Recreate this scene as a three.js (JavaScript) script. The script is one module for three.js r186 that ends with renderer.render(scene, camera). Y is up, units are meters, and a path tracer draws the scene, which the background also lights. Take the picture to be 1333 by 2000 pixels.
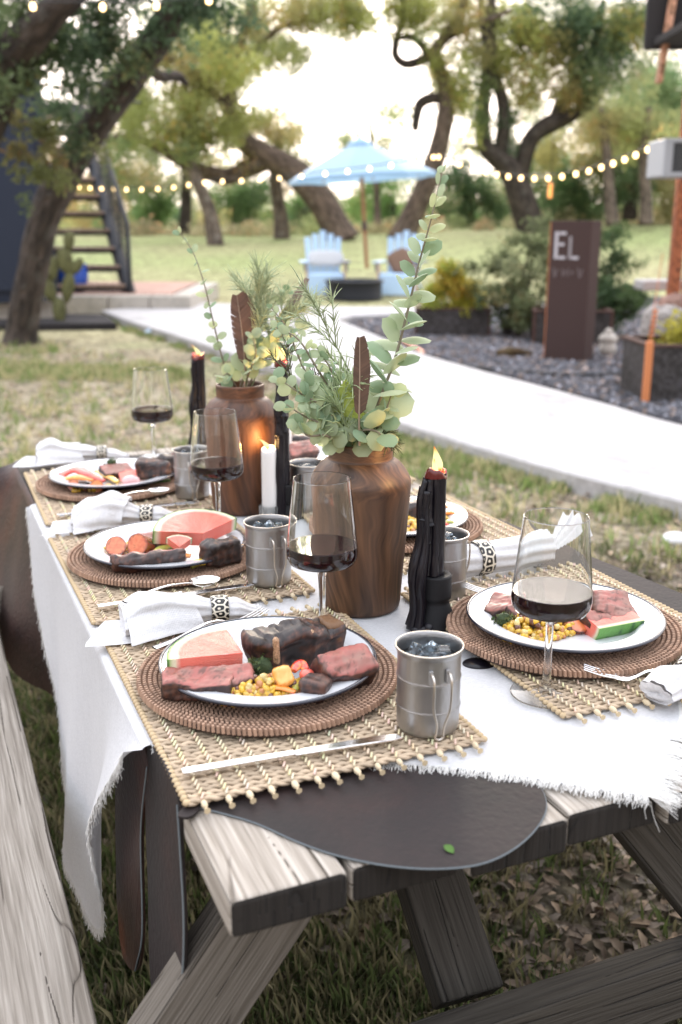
import * as THREE from 'three';
import { RoundedBoxGeometry } from 'three/addons/geometries/RoundedBoxGeometry.js';
import { mergeGeometries, mergeVertices, toCreasedNormals } from 'three/addons/utils/BufferGeometryUtils.js';

// ------------------------------------------------------------------ camera, sky, sun, exposure
const scene = new THREE.Scene();
const EYE = 1.29, PITCH = Math.atan(570 / 2000);
const camera = new THREE.PerspectiveCamera(53.13, 682 / 1024, 0.05, 400);
camera.position.set(0, EYE, 0);
camera.rotation.set(-PITCH, 0, 0);
camera.focus = 1.34;
camera.userData.fStop = 4.3;
const EXPOSURE = 1.75;
const SUN_AZ = 0.04, SUN_EL = 0.30;          // low evening sun ahead, beyond the trees
const sunDir = new THREE.Vector3(Math.sin(SUN_AZ) * Math.cos(SUN_EL), Math.sin(SUN_EL), -Math.cos(SUN_AZ) * Math.cos(SUN_EL));
{
  const W = 512, H = 256, d = new Float32Array(W * H * 4);
  for (let j = 0; j < H; j++) for (let i = 0; i < W; i++) {
    const el = ((j + 0.5) / H - 0.5) * Math.PI, az = ((i + 0.5) / W - 0.5) * 2 * Math.PI;
    const x = Math.cos(el) * Math.cos(az), y = Math.sin(el), z = Math.cos(el) * Math.sin(az);
    const c = Math.min(1, Math.max(-1, x * sunDir.x + y * sunDir.y + z * sunDir.z)), a = Math.acos(c);
    const up = Math.max(0, y), hor = Math.exp(-up * 7);
    const wide = Math.exp(-a * a / 0.95), core = Math.exp(-a * a / 0.16);
    const r = 0.42 + 0.55 * hor + 1.15 * wide + 1.5 * core + 1.1 * up, g = 0.45 + 0.27 * hor + 1.0 * wide + 1.27 * core + 1.15 * up, b = 0.52 + 0.03 * hor + 0.92 * wide + 1.02 * core + 1.26 * up;
    const k = (j * W + i) * 4, low = y < 0 ? 0.5 : 1;
    d[k] = r * low; d[k + 1] = g * low; d[k + 2] = b * low; d[k + 3] = 1;
  }
  const t = new THREE.DataTexture(d, W, H, THREE.RGBAFormat, THREE.FloatType);
  t.mapping = THREE.EquirectangularReflectionMapping; t.magFilter = t.minFilter = THREE.LinearFilter; t.needsUpdate = true;
  scene.background = t; scene.environment = t;
}
const sun = new THREE.DirectionalLight(new THREE.Color(1, 0.86, 0.7), 0.7);
sun.position.copy(sunDir).multiplyScalar(60); sun.target.position.set(0, 0, -3);
sun.castShadow = true; sun.shadow.radius = 22; sun.shadow.mapSize.set(2048, 2048);
Object.assign(sun.shadow.camera, { left: -30, right: 30, top: 30, bottom: -30, near: 1, far: 140 });
scene.add(sun, sun.target);

// ------------------------------------------------------------------ helpers
const PI = Math.PI, V3 = (x, y, z) => new THREE.Vector3(x, y, z);
function rng(seed) { let a = seed | 0; return () => { a = (a + 0x6d2b79f5) | 0; let t = Math.imul(a ^ (a >>> 15), 1 | a); t = (t + Math.imul(t ^ (t >>> 7), 61 | t)) ^ t; return ((t ^ (t >>> 14)) >>> 0) / 4294967296; }; }
const lerp = (a, b, t) => a + (b - a) * t, clamp = (x, a = 0, b = 1) => Math.min(b, Math.max(a, x));
const sstep = (a, b, x) => { const t = clamp((x - a) / (b - a)); return t * t * (3 - 2 * t); };
function h2(x, y, s) { let n = Math.imul(x, 374761393) + Math.imul(y, 668265263) + Math.imul(s, 2147483647 ^ 0x5bd1e995); n = Math.imul(n ^ (n >>> 13), 1274126177); return ((n ^ (n >>> 16)) >>> 0) / 4294967296; }
function vn(x, y, s = 0, px = 1e6, py = 1e6) {                       // value noise, periodic in px, py
  const xi = Math.floor(x), yi = Math.floor(y), fx = x - xi, fy = y - yi, u = fx * fx * (3 - 2 * fx), v = fy * fy * (3 - 2 * fy);
  const m = (a, p) => ((a % p) + p) % p, a = m(xi, px), b = m(xi + 1, px), c = m(yi, py), e = m(yi + 1, py);
  return lerp(lerp(h2(a, c, s), h2(b, c, s), u), lerp(h2(a, e, s), h2(b, e, s), u), v);
}
function fbm(x, y, s, oct = 4, px = 1e6, py = 1e6) { let t = 0, a = 0.5, n = 0; for (let o = 0; o < oct; o++) { t += a * vn(x, y, s + o * 17, px, py); n += a; a *= 0.5; x *= 2; y *= 2; px *= 2; py *= 2; } return t / n; }
function n3(x, y, z, s = 0) { return (vn(x + z * 0.37, y + 11.3, s) + vn(y - x * 0.21, z + 5.1, s + 3) + vn(z + y * 0.33, x + 7.7, s + 7)) / 3; }
function tex(w, h, fn, srgb = true, repeat) {
  const d = new Uint8Array(w * h * 4);
  for (let j = 0; j < h; j++) for (let i = 0; i < w; i++) {
    const c = fn(i / w, j / h), k = (j * w + i) * 4;
    d[k] = clamp(c[0]) * 255; d[k + 1] = clamp(c[1] ?? c[0]) * 255; d[k + 2] = clamp(c[2] ?? c[0]) * 255; d[k + 3] = 255;
  }
  const t = new THREE.DataTexture(d, w, h); t.wrapS = t.wrapT = THREE.RepeatWrapping; t.magFilter = THREE.LinearFilter; t.minFilter = THREE.LinearMipmapLinearFilter; t.generateMipmaps = true;
  if (srgb) t.colorSpace = THREE.SRGBColorSpace; if (repeat) t.repeat.set(...repeat); t.needsUpdate = true; return t;
}
const lin = (r, g, b) => new THREE.Color().setRGB(r, g, b);
function mat(c, rough = 0.8, o = {}) { const m = new THREE[o.physical ? 'MeshPhysicalMaterial' : 'MeshStandardMaterial']({ roughness: rough }); const { physical, ...rest } = o; Object.assign(m, rest); if (c) m.color = lin(...c); return m; }
const leafMat = (c, tr = 0.4, o = {}) => mat(c, 1, { physical: true, transmission: tr, thickness: 0, side: THREE.DoubleSide, specularIntensity: 0.3, ...o });

const used = {};
function numbered(n) { const k = used[n] = (used[n] ?? -1) + 1; return k ? n + '_' + String(k).padStart(3, '0') : n; }
function tag(o, label, category, group, kind) { if (label) o.userData.label = label; if (category) o.userData.category = category; if (group) o.userData.group = group; if (kind) o.userData.kind = kind; return o; }
function shadowy(o) { o.castShadow = o.receiveShadow = true; return o; }
function thing(name, label, category, pos = [0, 0, 0], turn = 0, group) {
  const o = new THREE.Group(); o.name = numbered(name); o.position.set(...(pos.isVector3 ? pos.toArray() : pos)); o.rotation.y = turn; scene.add(o); return tag(o, label, category, group);
}
function part(name, geo, m, parent, kind) { const o = shadowy(new THREE.Mesh(geo, m)); o.name = name; parent.add(o); if (kind) o.userData.kind = kind; return o; }
function solo(name, geo, m, label, category, pos, turn = 0, group) { const o = shadowy(new THREE.Mesh(geo, m)); o.name = numbered(name); if (pos) o.position.set(...(pos.isVector3 ? pos.toArray() : pos)); o.rotation.y = turn; scene.add(o); return tag(o, label, category, group); }
function struct(name, geo, m) { const o = shadowy(new THREE.Mesh(geo, m)); o.name = numbered(name); scene.add(o); o.userData.kind = 'structure'; return o; }
function copyOf(o, label, pos, turn) { const c = o.clone(); c.name = numbered(o.name.replace(/_\d{3}$/, '')); c.userData = { ...o.userData, label }; scene.add(c); if (pos) c.position.set(...(pos.isVector3 ? pos.toArray() : pos)); if (turn !== undefined) c.rotation.y = turn; return c; }
function prep(g, color) {                                               // same attributes for merging, with an own vertex colour
  let q = g.index ? g.toNonIndexed() : g; const n = q.attributes.position.count;
  for (const k of Object.keys(q.attributes)) if (!['position', 'normal', 'uv', 'color'].includes(k)) q.deleteAttribute(k);
  if (!q.attributes.normal) q.computeVertexNormals();
  if (!q.attributes.uv) q.setAttribute('uv', new THREE.BufferAttribute(new Float32Array(n * 2), 2));
  if (color || !q.attributes.color) { const c = new Float32Array(n * 3), k = color ?? [1, 1, 1]; for (let i = 0; i < n; i++) c.set(k, i * 3); q.setAttribute('color', new THREE.BufferAttribute(c, 3)); }
  q.morphAttributes = {}; q.groups = []; return q;
}
const merge = (list) => mergeGeometries(list.map((g) => prep(g)), false);
const box = (w, h, d, r = 0.003, seg = 1) => new RoundedBoxGeometry(w, h, d, seg, Math.min(r, w * 0.49, h * 0.49, d * 0.49));
function at(g, x = 0, y = 0, z = 0, rx = 0, ry = 0, rz = 0, s) { const m = new THREE.Matrix4().compose(V3(x, y, z), new THREE.Quaternion().setFromEuler(new THREE.Euler(rx, ry, rz)), s ? V3(...(Array.isArray(s) ? s : [s, s, s])) : V3(1, 1, 1)); return g.applyMatrix4(m); }
function boxUV(g, axis = 'z', off = 0) {                                // uv in metres: v along the axis, u round it
  const p = g.attributes.position, n = g.attributes.normal, uv = g.attributes.uv ?? new THREE.BufferAttribute(new Float32Array(p.count * 2), 2), L = { x: 0, y: 1, z: 2 }[axis], A = [0, 1, 2].filter((k) => k !== L);
  for (let i = 0; i < p.count; i++) {
    const P = [p.getX(i), p.getY(i), p.getZ(i)], N = [n.getX(i), n.getY(i), n.getZ(i)].map(Math.abs);
    if (N[L] > 0.75) uv.setXY(i, P[A[0]] + off, P[A[1]] + off); else uv.setXY(i, (N[A[0]] > N[A[1]] ? P[A[1]] + 0.37 : P[A[0]]) + off * 1.7, P[L] + off * 3.1);
  }
  g.setAttribute('uv', uv); return g;
}
function colorBy(g, fn) { const p = g.attributes.position, n = g.attributes.normal, c = new Float32Array(p.count * 3); for (let i = 0; i < p.count; i++) c.set(fn(p.getX(i), p.getY(i), p.getZ(i), n.getX(i), n.getY(i), n.getZ(i), i), i * 3); g.setAttribute('color', new THREE.BufferAttribute(c, 3)); return g; }
function displace(g, fn) { const p = g.attributes.position, n = g.attributes.normal; for (let i = 0; i < p.count; i++) { const d = fn(p.getX(i), p.getY(i), p.getZ(i)); if (typeof d === 'number') p.setXYZ(i, p.getX(i) + n.getX(i) * d, p.getY(i) + n.getY(i) * d, p.getZ(i) + n.getZ(i) * d); else p.setXYZ(i, ...d); } g.computeVertexNormals(); return g; }
function sweep(pts, radii, o = {}) {                                    // tapering tube through points
  const { n = 24, sides = 8, noise = 0, seed = 1, freq = 6, flat = 1, closedCaps = true, straight = false } = o, P = pts.map((p) => (p.isVector3 ? p : V3(...p)));
  const curve = straight ? { getPoint: (t) => { const k = t * (P.length - 1), i = Math.min(P.length - 2, Math.floor(k)); return P[i].clone().lerp(P[i + 1], k - i); } } : new THREE.CatmullRomCurve3(P, false, 'centripetal');
  const pos = [], uv = [], idx = []; let N = null, len = 0, prev = null; const T = V3(0, 0, 0);
  const C = Array.from({ length: n + 1 }, (_, i) => curve.getPoint(i / n));
  for (let i = 0; i <= n; i++) {
    T.copy(C[Math.min(n, i + 1)]).sub(C[Math.max(0, i - 1)]).normalize();
    if (!N) { N = (o.up ? o.up.clone() : Math.abs(T.y) < 0.9 ? V3(0, 1, 0) : V3(1, 0, 0)); }
    N.addScaledVector(T, -N.dot(T)).normalize(); const B = V3(0, 0, 0).crossVectors(T, N);
    if (prev) len += C[i].distanceTo(prev); prev = C[i];
    const k = i / n * (radii.length - 1), a = Math.min(radii.length - 2, Math.floor(k)), r = radii.length === 1 ? radii[0] : lerp(radii[a], radii[a + 1], k - a);
    for (let j = 0; j <= sides; j++) {
      const th = j / sides * 2 * PI, jj = j % sides, q = 1 + noise * (fbm(jj / sides * freq, len / (r + 1e-6) * 0.35, seed, 3, freq) - 0.5) * 2;
      pos.push(C[i].x + (N.x * Math.cos(th) * flat + B.x * Math.sin(th)) * r * q, C[i].y + (N.y * Math.cos(th) * flat + B.y * Math.sin(th)) * r * q, C[i].z + (N.z * Math.cos(th) * flat + B.z * Math.sin(th)) * r * q);
      uv.push(j / sides * Math.max(0.02, radii[0] * 2 * PI), len);
      if (i < n && j < sides) { const b = i * (sides + 1) + j; idx.push(b, b + sides + 1, b + 1, b + 1, b + sides + 1, b + sides + 2); }
    }
  }
  if (closedCaps) for (const e of [0, n]) { const c = pos.length / 3; pos.push(C[e].x, C[e].y, C[e].z); uv.push(0, 0); for (let j = 0; j < sides; j++) { const b = e * (sides + 1) + j; e ? idx.push(b, c, b + 1) : idx.push(b, b + 1, c); } }
  const g = new THREE.BufferGeometry(); g.setAttribute('position', new THREE.Float32BufferAttribute(pos, 3)); g.setAttribute('uv', new THREE.Float32BufferAttribute(uv, 2)); g.setIndex(idx); g.computeVertexNormals();
  const nn = g.attributes.normal; for (let i = 0; i <= n; i++) { const a = i * (sides + 1), b = a + sides; for (const k of ['X', 'Y', 'Z']) { const m = (nn['get' + k](a) + nn['get' + k](b)); nn['set' + k](a, m); nn['set' + k](b, m); } }
  return g;
}
const lathe = (pts, seg = 40) => new THREE.LatheGeometry(pts.map(([r, y]) => new THREE.Vector2(Math.max(r, 0.00001), y)), seg);
function smoothProfile(pts, n = 40) { const c = new THREE.CatmullRomCurve3(pts.map(([r, y]) => V3(r, y, 0)), false, 'centripetal'); return c.getPoints(n).map((p) => [Math.max(0, p.x), p.y]); }
function grid(nu, nv, fn) { const pos = [], uv = [], idx = []; for (let j = 0; j <= nv; j++) for (let i = 0; i <= nu; i++) { const p = fn(i / nu, j / nv); pos.push(p[0], p[1], p[2]); uv.push(p[3] ?? i / nu, p[4] ?? j / nv); if (i < nu && j < nv) { const a = j * (nu + 1) + i; idx.push(a, a + 1, a + nu + 1, a + 1, a + nu + 2, a + nu + 1); } } const g = new THREE.BufferGeometry(); g.setAttribute('position', new THREE.Float32BufferAttribute(pos, 3)); g.setAttribute('uv', new THREE.Float32BufferAttribute(uv, 2)); g.setIndex(idx); g.computeVertexNormals(); return g; }
// the sight line of a photo pixel (1333 x 2000), met with a height, or with a distance ahead
const cP = Math.cos(PITCH), sP = Math.sin(PITCH);
function ray(px, py) { const x = (px - 666.5) / 2000, y = (1000 - py) / 2000; return V3(x, y * cP - sP, -y * sP - cP); }
function onH(px, py, h = 0) { const d = ray(px, py), t = (h - EYE) / d.y; return V3(d.x * t, h, d.z * t); }
function onZ(px, py, z) { const d = ray(px, py), t = z / d.z; return V3(d.x * t, EYE + d.y * t, z); }
const mPer = (z) => -z / 2000;                                           // metres per photo pixel at that distance

// ------------------------------------------------------------------ the land
function land(x, z) { const d = Math.max(0, -z - 17), r = lerp(0.053, 0.08, sstep(-4, 12, x)); return r * (d < 14 ? d : 14 + (d - 14) * 0.25) * sstep(0, 3, d) + 0.03 * (vn(x * 0.35, z * 0.35, 5) - 0.5) * sstep(3, 8, -z); }
const fine = tex(512, 512, (u, v) => { const a = fbm(u * 48, v * 48, 3, 4, 48, 48), b = fbm(u * 9, v * 9, 8, 3, 9, 9), k = 0.55 + 0.75 * (a - 0.5) * 1.5 + 0.35 * (b - 0.5); return [k + 0.3, k + 0.29, k + 0.24]; });
const fineBump = tex(512, 512, (u, v) => [fbm(u * 64, v * 64, 3, 4, 64, 64)], false);
{
  const xs = [], zs = []; for (let i = 0; i <= 150; i++) { const t = i / 75 - 1; xs.push(Math.sign(t) * (Math.abs(t) * 9 + Math.pow(Math.abs(t), 4) * 131)); } for (let i = 0; i <= 220; i++) { const t = i / 220; zs.push(4 - t * 36 - Math.pow(t, 5) * 160); }
  const g = grid(150, 220, (u, v) => { const x = xs[Math.round(u * 150)], z = zs[Math.round(v * 220)]; return [x, land(x, z), z, x / 1.7, z / 1.7]; });
  const flip = g.index.array; for (let i = 0; i < flip.length; i += 3) { const t = flip[i]; flip[i] = flip[i + 1]; flip[i + 1] = t; } g.computeVertexNormals();
  if (g.attributes.normal.getY(5000) < 0) { for (let i = 0; i < flip.length; i += 3) { const t = flip[i]; flip[i] = flip[i + 1]; flip[i + 1] = t; } g.computeVertexNormals(); }
  colorBy(g, (x, y, z) => {
    const n = fbm(x * 0.9, z * 0.9, 21, 4), n2 = fbm(x * 0.25 + 9, z * 0.25, 33, 3), green = sstep(0.48, 0.68, n) * 0.7, far = sstep(9, 14, -z), lawn = sstep(20.5, 24, -z);
    const nearShade = lerp(0.62, 1.22, sstep(2.6, 5.5, -z)); let c = [lerp(0.30, 0.19, green), lerp(0.26, 0.215, green), lerp(0.195, 0.095, green)].map((k) => k * nearShade);  // shade round the table painted into the soil colour: darker close by
    const dry = [0.47, 0.43, 0.25], fresh = [0.36, 0.42, 0.175]; const gf = clamp(lawn * 0.75 + (n2 - 0.5) * 1.2 + 0.1);
    const mid = dry.map((k, i) => lerp(k, fresh[i], gf)); c = c.map((k, i) => lerp(k, mid[i], far));
    return c;
  });
  const m = mat(null, 0.95, { map: fine, bumpMap: fineBump, bumpScale: 0.02, vertexColors: true }); struct('ground', g, m);
}
// ------------------------------------------------------------------ path, gravel bed, terrace
function slab(poly, top, thick, bevel = 0.012) {                         // poly [[x, z]...] in plan
  const s = new THREE.Shape(poly.map(([x, z]) => new THREE.Vector2(x, -z)));
  const g = new THREE.ExtrudeGeometry(s, { depth: thick - bevel, bevelEnabled: bevel > 0, bevelThickness: bevel, bevelSize: bevel, bevelOffset: -bevel, bevelSegments: 1, curveSegments: 1 });
  g.rotateX(-PI / 2); g.translate(0, top - thick, 0); const p = g.attributes.position, uv = g.attributes.uv, n = g.attributes.normal; for (let i = 0; i < p.count; i++) Math.abs(n.getY(i)) > 0.5 ? uv.setXY(i, p.getX(i), p.getZ(i)) : uv.setXY(i, p.getX(i) + p.getZ(i), p.getY(i)); return g;
}
function soft(pts, n) { const c = new THREE.CatmullRomCurve3(pts.map(([x, z]) => V3(x, 0, z)), false, 'centripetal'); return c.getPoints(n).map((p) => [p.x, p.z]); }
const plan = (list, h) => list.map(([x, y]) => { const p = onH(x, y, h); return [p.x, p.z]; });
const limeTex = tex(512, 512, (u, v) => { const a = fbm(u * 6, v * 6, 41, 5, 6, 6), b = fbm(u * 60, v * 60, 43, 3, 60, 60), c = Math.pow(1 - Math.abs(fbm(u * 5 + 0.4 * a, v * 5, 47, 3, 5, 5) - 0.5) * 2, 14); const k = 0.9 + 0.12 * (a - 0.5) + 0.12 * (b - 0.5) - 0.07 * c; return [k, k * 0.985, k * 0.96]; });
const limeBump = tex(512, 512, (u, v) => [0.5 + 0.5 * (fbm(u * 24, v * 24, 51, 5, 24, 24) - 0.5)], false);
const M = {};
M.path = mat([0.56, 0.56, 0.585], 0.9, { map: limeTex, bumpMap: limeBump, bumpScale: 0.01 }); M.path.map.repeat.set(0.5, 0.5);
let PATH_NEAR = [];
{
  const near = soft(plan([[198, 606], [250, 625], [330, 650], [430, 682], [530, 715], [640, 762], [760, 815], [900, 862], [1050, 905], [1200, 945], [1333, 977], [1560, 1030], [1900, 1100]], 0.1), 60);
  PATH_NEAR = near; const farE = soft(plan([[1900, 905], [1560, 872], [1333, 829], [1180, 786], [1000, 738], [900, 712], [820, 688], [760, 664], [706, 641], [660, 624]], 0.1), 44), strip = soft(plan([[690, 616], [780, 613], [900, 611], [1100, 609]], 0.1), 8), back = soft(plan([[1100, 596], [900, 597], [700, 599], [560, 597], [380, 590]], 0.1), 10);
  struct('path', slab([...near, ...farE, ...strip, ...back], 0.1, 0.16), M.path);
  // slabs of broken joints across the path
}
const gravelTex = tex(512, 512, (u, v) => { const k = 0.35 + 0.5 * vn(u * 90, v * 90, 61, 90, 90) * vn(u * 47, v * 47, 63, 47, 47) + 0.2 * fbm(u * 12, v * 12, 64, 3, 12, 12); return [k, k * 0.97, k]; });
const gravelPoly = [...soft(plan([[640, 616], [660, 624], [706, 641], [760, 664], [820, 688], [900, 712], [1000, 738], [1180, 786], [1333, 829], [1560, 872], [1900, 905]], 0.02), 40), ...plan([[1900, 650], [1500, 585], [1240, 560], [1000, 600], [780, 613]], 0.02)];
{
  struct('gravel_bed', slab(gravelPoly, 0.03, 0.05, 0), mat([0.20, 0.20, 0.225], 0.95, { map: gravelTex, bumpMap: gravelTex, bumpScale: 0.02 }));
  const inside = (x, z) => { let c = false; for (let i = 0, j = gravelPoly.length - 1; i < gravelPoly.length; j = i++) { const [a, b] = gravelPoly[i], [d, e] = gravelPoly[j]; if ((b > z) !== (e > z) && x < (d - a) * (z - b) / (e - b) + a) c = !c; } return c; };
  const r = rng(5), stone = displace(new THREE.IcosahedronGeometry(1, 0), (x, y, z) => [x * 1.1, y * 0.7, z * 0.9]), N = 26000, im = shadowy(new THREE.InstancedMesh(stone, mat([1, 1, 1], 0.85), N)), m = new THREE.Matrix4(), q = new THREE.Quaternion(), c = new THREE.Color(); let k = 0;
  for (let t = 0; t < 400000 && k < N; t++) {
    const z = -5.3 - Math.pow(r(), 1.4) * 9.5, x = 0.2 + r() * 6.5; if (!inside(x, z)) continue; const s = 0.011 + 0.013 * r() + (r() > 0.97 ? 0.012 : 0);
    m.compose(V3(x, 0.03 + s * 0.35, z), q.setFromEuler(new THREE.Euler(r() * 6, r() * 6, r() * 6)), V3(s * (0.8 + r() * 0.5), s, s)); im.setMatrixAt(k, m);
    const t2 = r(), l = 0.09 + 0.22 * r() * r() + (r() > 0.96 ? 0.3 : 0); c.setRGB(l * (t2 > 0.75 ? 1.25 : 0.95), l * (t2 > 0.75 ? 0.98 : 0.96), l * (t2 > 0.75 ? 0.85 : 1.08)); im.setColorAt(k++, c);
  }
  im.count = k; im.name = 'gravel'; scene.add(im); tag(im, 'dark grey loose gravel between the pale path and the planters', 'gravel', null, 'stuff');
}
// the terrace at the foot of the stairs: a block wall with tiles on top
const blockMat = mat([0.62, 0.59, 0.54], 0.9, { map: limeTex, bumpMap: limeBump, bumpScale: 0.015 }), tileMat = [[0.55, 0.33, 0.27], [0.58, 0.38, 0.31], [0.5, 0.31, 0.26]].map((c) => mat(c, 0.75, { map: limeTex }));
{
  const z0 = -14.6, x1 = onZ(375, 600, z0).x, xa = -7.4, t = thing('terrace', 'low pale stone terrace with terracotta tiles below the steel stairs', 'terrace', [0, 0, 0]);
  t.userData.kind = 'structure'; const n = 9, w = (x1 - xa) / n;
  for (let i = 0; i < n; i++) part('stone_block', at(boxUV(box(w - 0.012, 0.27, 0.3, 0.012), 'x', i), xa + (i + 0.5) * w, 0.135, z0 - 0.15), blockMat, t);
  for (let i = 0; i < 5; i++) part('stone_block', at(boxUV(box(0.3, 0.27, 0.58, 0.012), 'x', i), x1 - 0.15, 0.135, z0 - 0.61 - i * 0.6), blockMat, t);
  part('core', at(box(x1 - xa - 0.32, 0.25, 3.2), (x1 + xa) / 2 - 0.16, 0.125, z0 - 1.9), M.path, t);
  for (let i = 0; i < 10; i++) for (let j = 0; j < 7; j++) part('tile', at(boxUV(box(0.42, 0.03, 0.42, 0.006), 'x', i + j), x1 - 0.55 - i * 0.43, 0.267, z0 - 0.53 - j * 0.43), tileMat[(i * 3 + j * 2) % 3], t);
  const bed = solo('planting_bed', slab([[-6.6, -12.2], [onH(232, 642).x, -12.7], [onH(212, 622).x, -13.9], [-6.6, -14.4]], 0.08, 0.14), mat([0.06, 0.055, 0.055], 0.95, { map: gravelTex }), 'narrow dark soil bed edged with steel along the terrace', 'bed'); bed.userData.kind = 'structure'; delete bed.userData.category;
}
// ------------------------------------------------------------------ buildings at the sides
const steel = mat([0.016, 0.024, 0.046], 0.55, { metalness: 0.2 }), blackSteel = mat([0.02, 0.022, 0.028], 0.5, { metalness: 0.3 }), rust = mat([0.17, 0.085, 0.06], 0.8, { map: fine, bumpMap: fineBump, bumpScale: 0.003 });
{
  const z0 = -13.2, xr = onZ(92, 300, z0).x, top = onZ(80, 138, z0).y, t = thing('container_building', 'dark navy corrugated steel container house behind the left oak trunk', 'building', [xr, 0, z0], 0.31);
  const w = 5.2, pts = []; const prof = new THREE.Shape(); prof.moveTo(0, 0);     // corrugated sheet profile along x, extruded up
  let x = 0; for (let i = 0; i < 19; i++) { pts.push([x, 0], [x - 0.1, 0], [x - 0.14, -0.05], [x - 0.24, -0.05]); x -= 0.28; } pts.push([x, 0], [x, -0.12], [0, -0.12]);
  const sh = new THREE.Shape(pts.map(([a, b]) => new THREE.Vector2(a - 0.14, b))); const g = new THREE.ExtrudeGeometry(sh, { depth: top - 0.62, bevelEnabled: false }); g.rotateX(-PI / 2); g.translate(0, 0.45, 0.0);
  for (let i = 0; i < g.attributes.position.count; i++) g.attributes.position.setZ(i, g.attributes.position.getZ(i) - 0.06); g.computeVertexNormals();
  part('corrugated_wall', g, steel, t);
  part('corner_post', at(box(0.14, top - 0.3, 0.14, 0.01), -0.07, 0.3 + (top - 0.3) / 2, -0.07), steel, t);
  part('roof_rail', at(box(w, 0.14, 0.1, 0.01), -w / 2 - 0.15, top - 0.07, -0.06), steel, t); part('floor_rail', at(box(w, 0.17, 0.12, 0.01), -w / 2 - 0.15, 0.38, -0.06), steel, t);
  part('side_wall', at(box(0.06, top - 0.5, 2.3, 0.01), -0.06, 0.45 + (top - 0.6) / 2, -1.4), steel, t); part('foundation', at(box(w, 0.29, 2.2, 0.02), -w / 2, 0.145, -1.3), blockMat, t); part('roof', at(box(w, 0.06, 2.4, 0.01), -w / 2, top - 0.06, -1.3), steel, t);
}
{
  // open steel stairs with timber treads, climbing away to a landing
  const zb = -15.2, zt = -18.4, r0 = onZ(250, 528, zb), t = thing('stairs', 'open black steel stairs with brown timber treads and mesh handrail', 'stairs', [r0.x, 0.28, zb]);
  const n = 11, run = (zb - zt) / n, rise = 0.255, W = 1.02, tread = mat([0.42, 0.31, 0.26], 0.8, { map: fine }), sk = -0.125;
  const tr = boxUV(box(W - 0.06, 0.045, 0.26, 0.005), 'x');
  for (let i = 0; i < n; i++) { const o = part('tread', tr, tread, t); o.position.set(-W / 2 + sk * i, 0.1 + i * rise, -i * run); part('bracket', at(box(W - 0.05, 0.05, 0.04, 0.004), -W / 2 + sk * i, 0.05 + i * rise, 0.08 - i * run), blackSteel, t); }
  const len = Math.hypot(n * rise, n * run), ang = Math.atan2(n * rise, n * run);
  for (const x of [0, -W]) part('stringer', sweep([[x + 0.02, 0.0, 0.08], [x + 0.02 + sk * n, n * rise, -n * run]], [0.1], { n: 1, sides: 4, straight: true }), blackSteel, t);
  part('handrail', sweep([[0.05, 0.0, 0.14], [0.05, 0.95, 0.1], [0.05 + sk * n, 0.95 + n * rise, -n * run]], [0.032], { n: 2, sides: 6, straight: true }), blackSteel, t);
  for (let i = 1; i < 6; i++) part('baluster', sweep([[0.05 + sk * i * 2, i * 2 * rise, -i * 2 * run], [0.05 + sk * i * 2, 0.95 + i * 2 * rise, -i * 2 * run]], [0.02], { n: 1, sides: 5, straight: true }), blackSteel, t);
  const mesh = []; for (let i = 0; i < 44; i++) { const k = i / 4; mesh.push(sweep([[0.05 + sk * k, 0.08 + k * rise, -k * run], [0.05 + sk * k, 0.9 + k * rise, -k * run]], [0.005], { n: 1, sides: 3, straight: true })); } for (let j = 1; j < 9; j++) mesh.push(sweep([[0.05, j * 0.1, 0.08], [0.05 + sk * n, j * 0.1 + n * rise, -n * run]], [0.005], { n: 1, sides: 3, straight: true }));
  part('mesh_panel', merge(mesh), blackSteel, t, 'stuff');
  part('landing', at(box(1.5, 0.08, 1.6, 0.01), -W / 2 + sk * n - 0.2, n * rise + 0.06, -n * run - 0.8), blackSteel, t);
  for (let i = 0; i < 4; i++) part('landing_rail', sweep([[-1.6, n * rise + 0.25 + i * 0.26, -n * run + 0.05], [-W - 0.45, n * rise + 0.25 + i * 0.26, -n * run], [-0.55, n * rise + 0.25 + i * 0.26, -n * run - 1.5]], [0.02], { n: 4, sides: 5, straight: true }), blackSteel, t);
}
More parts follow.
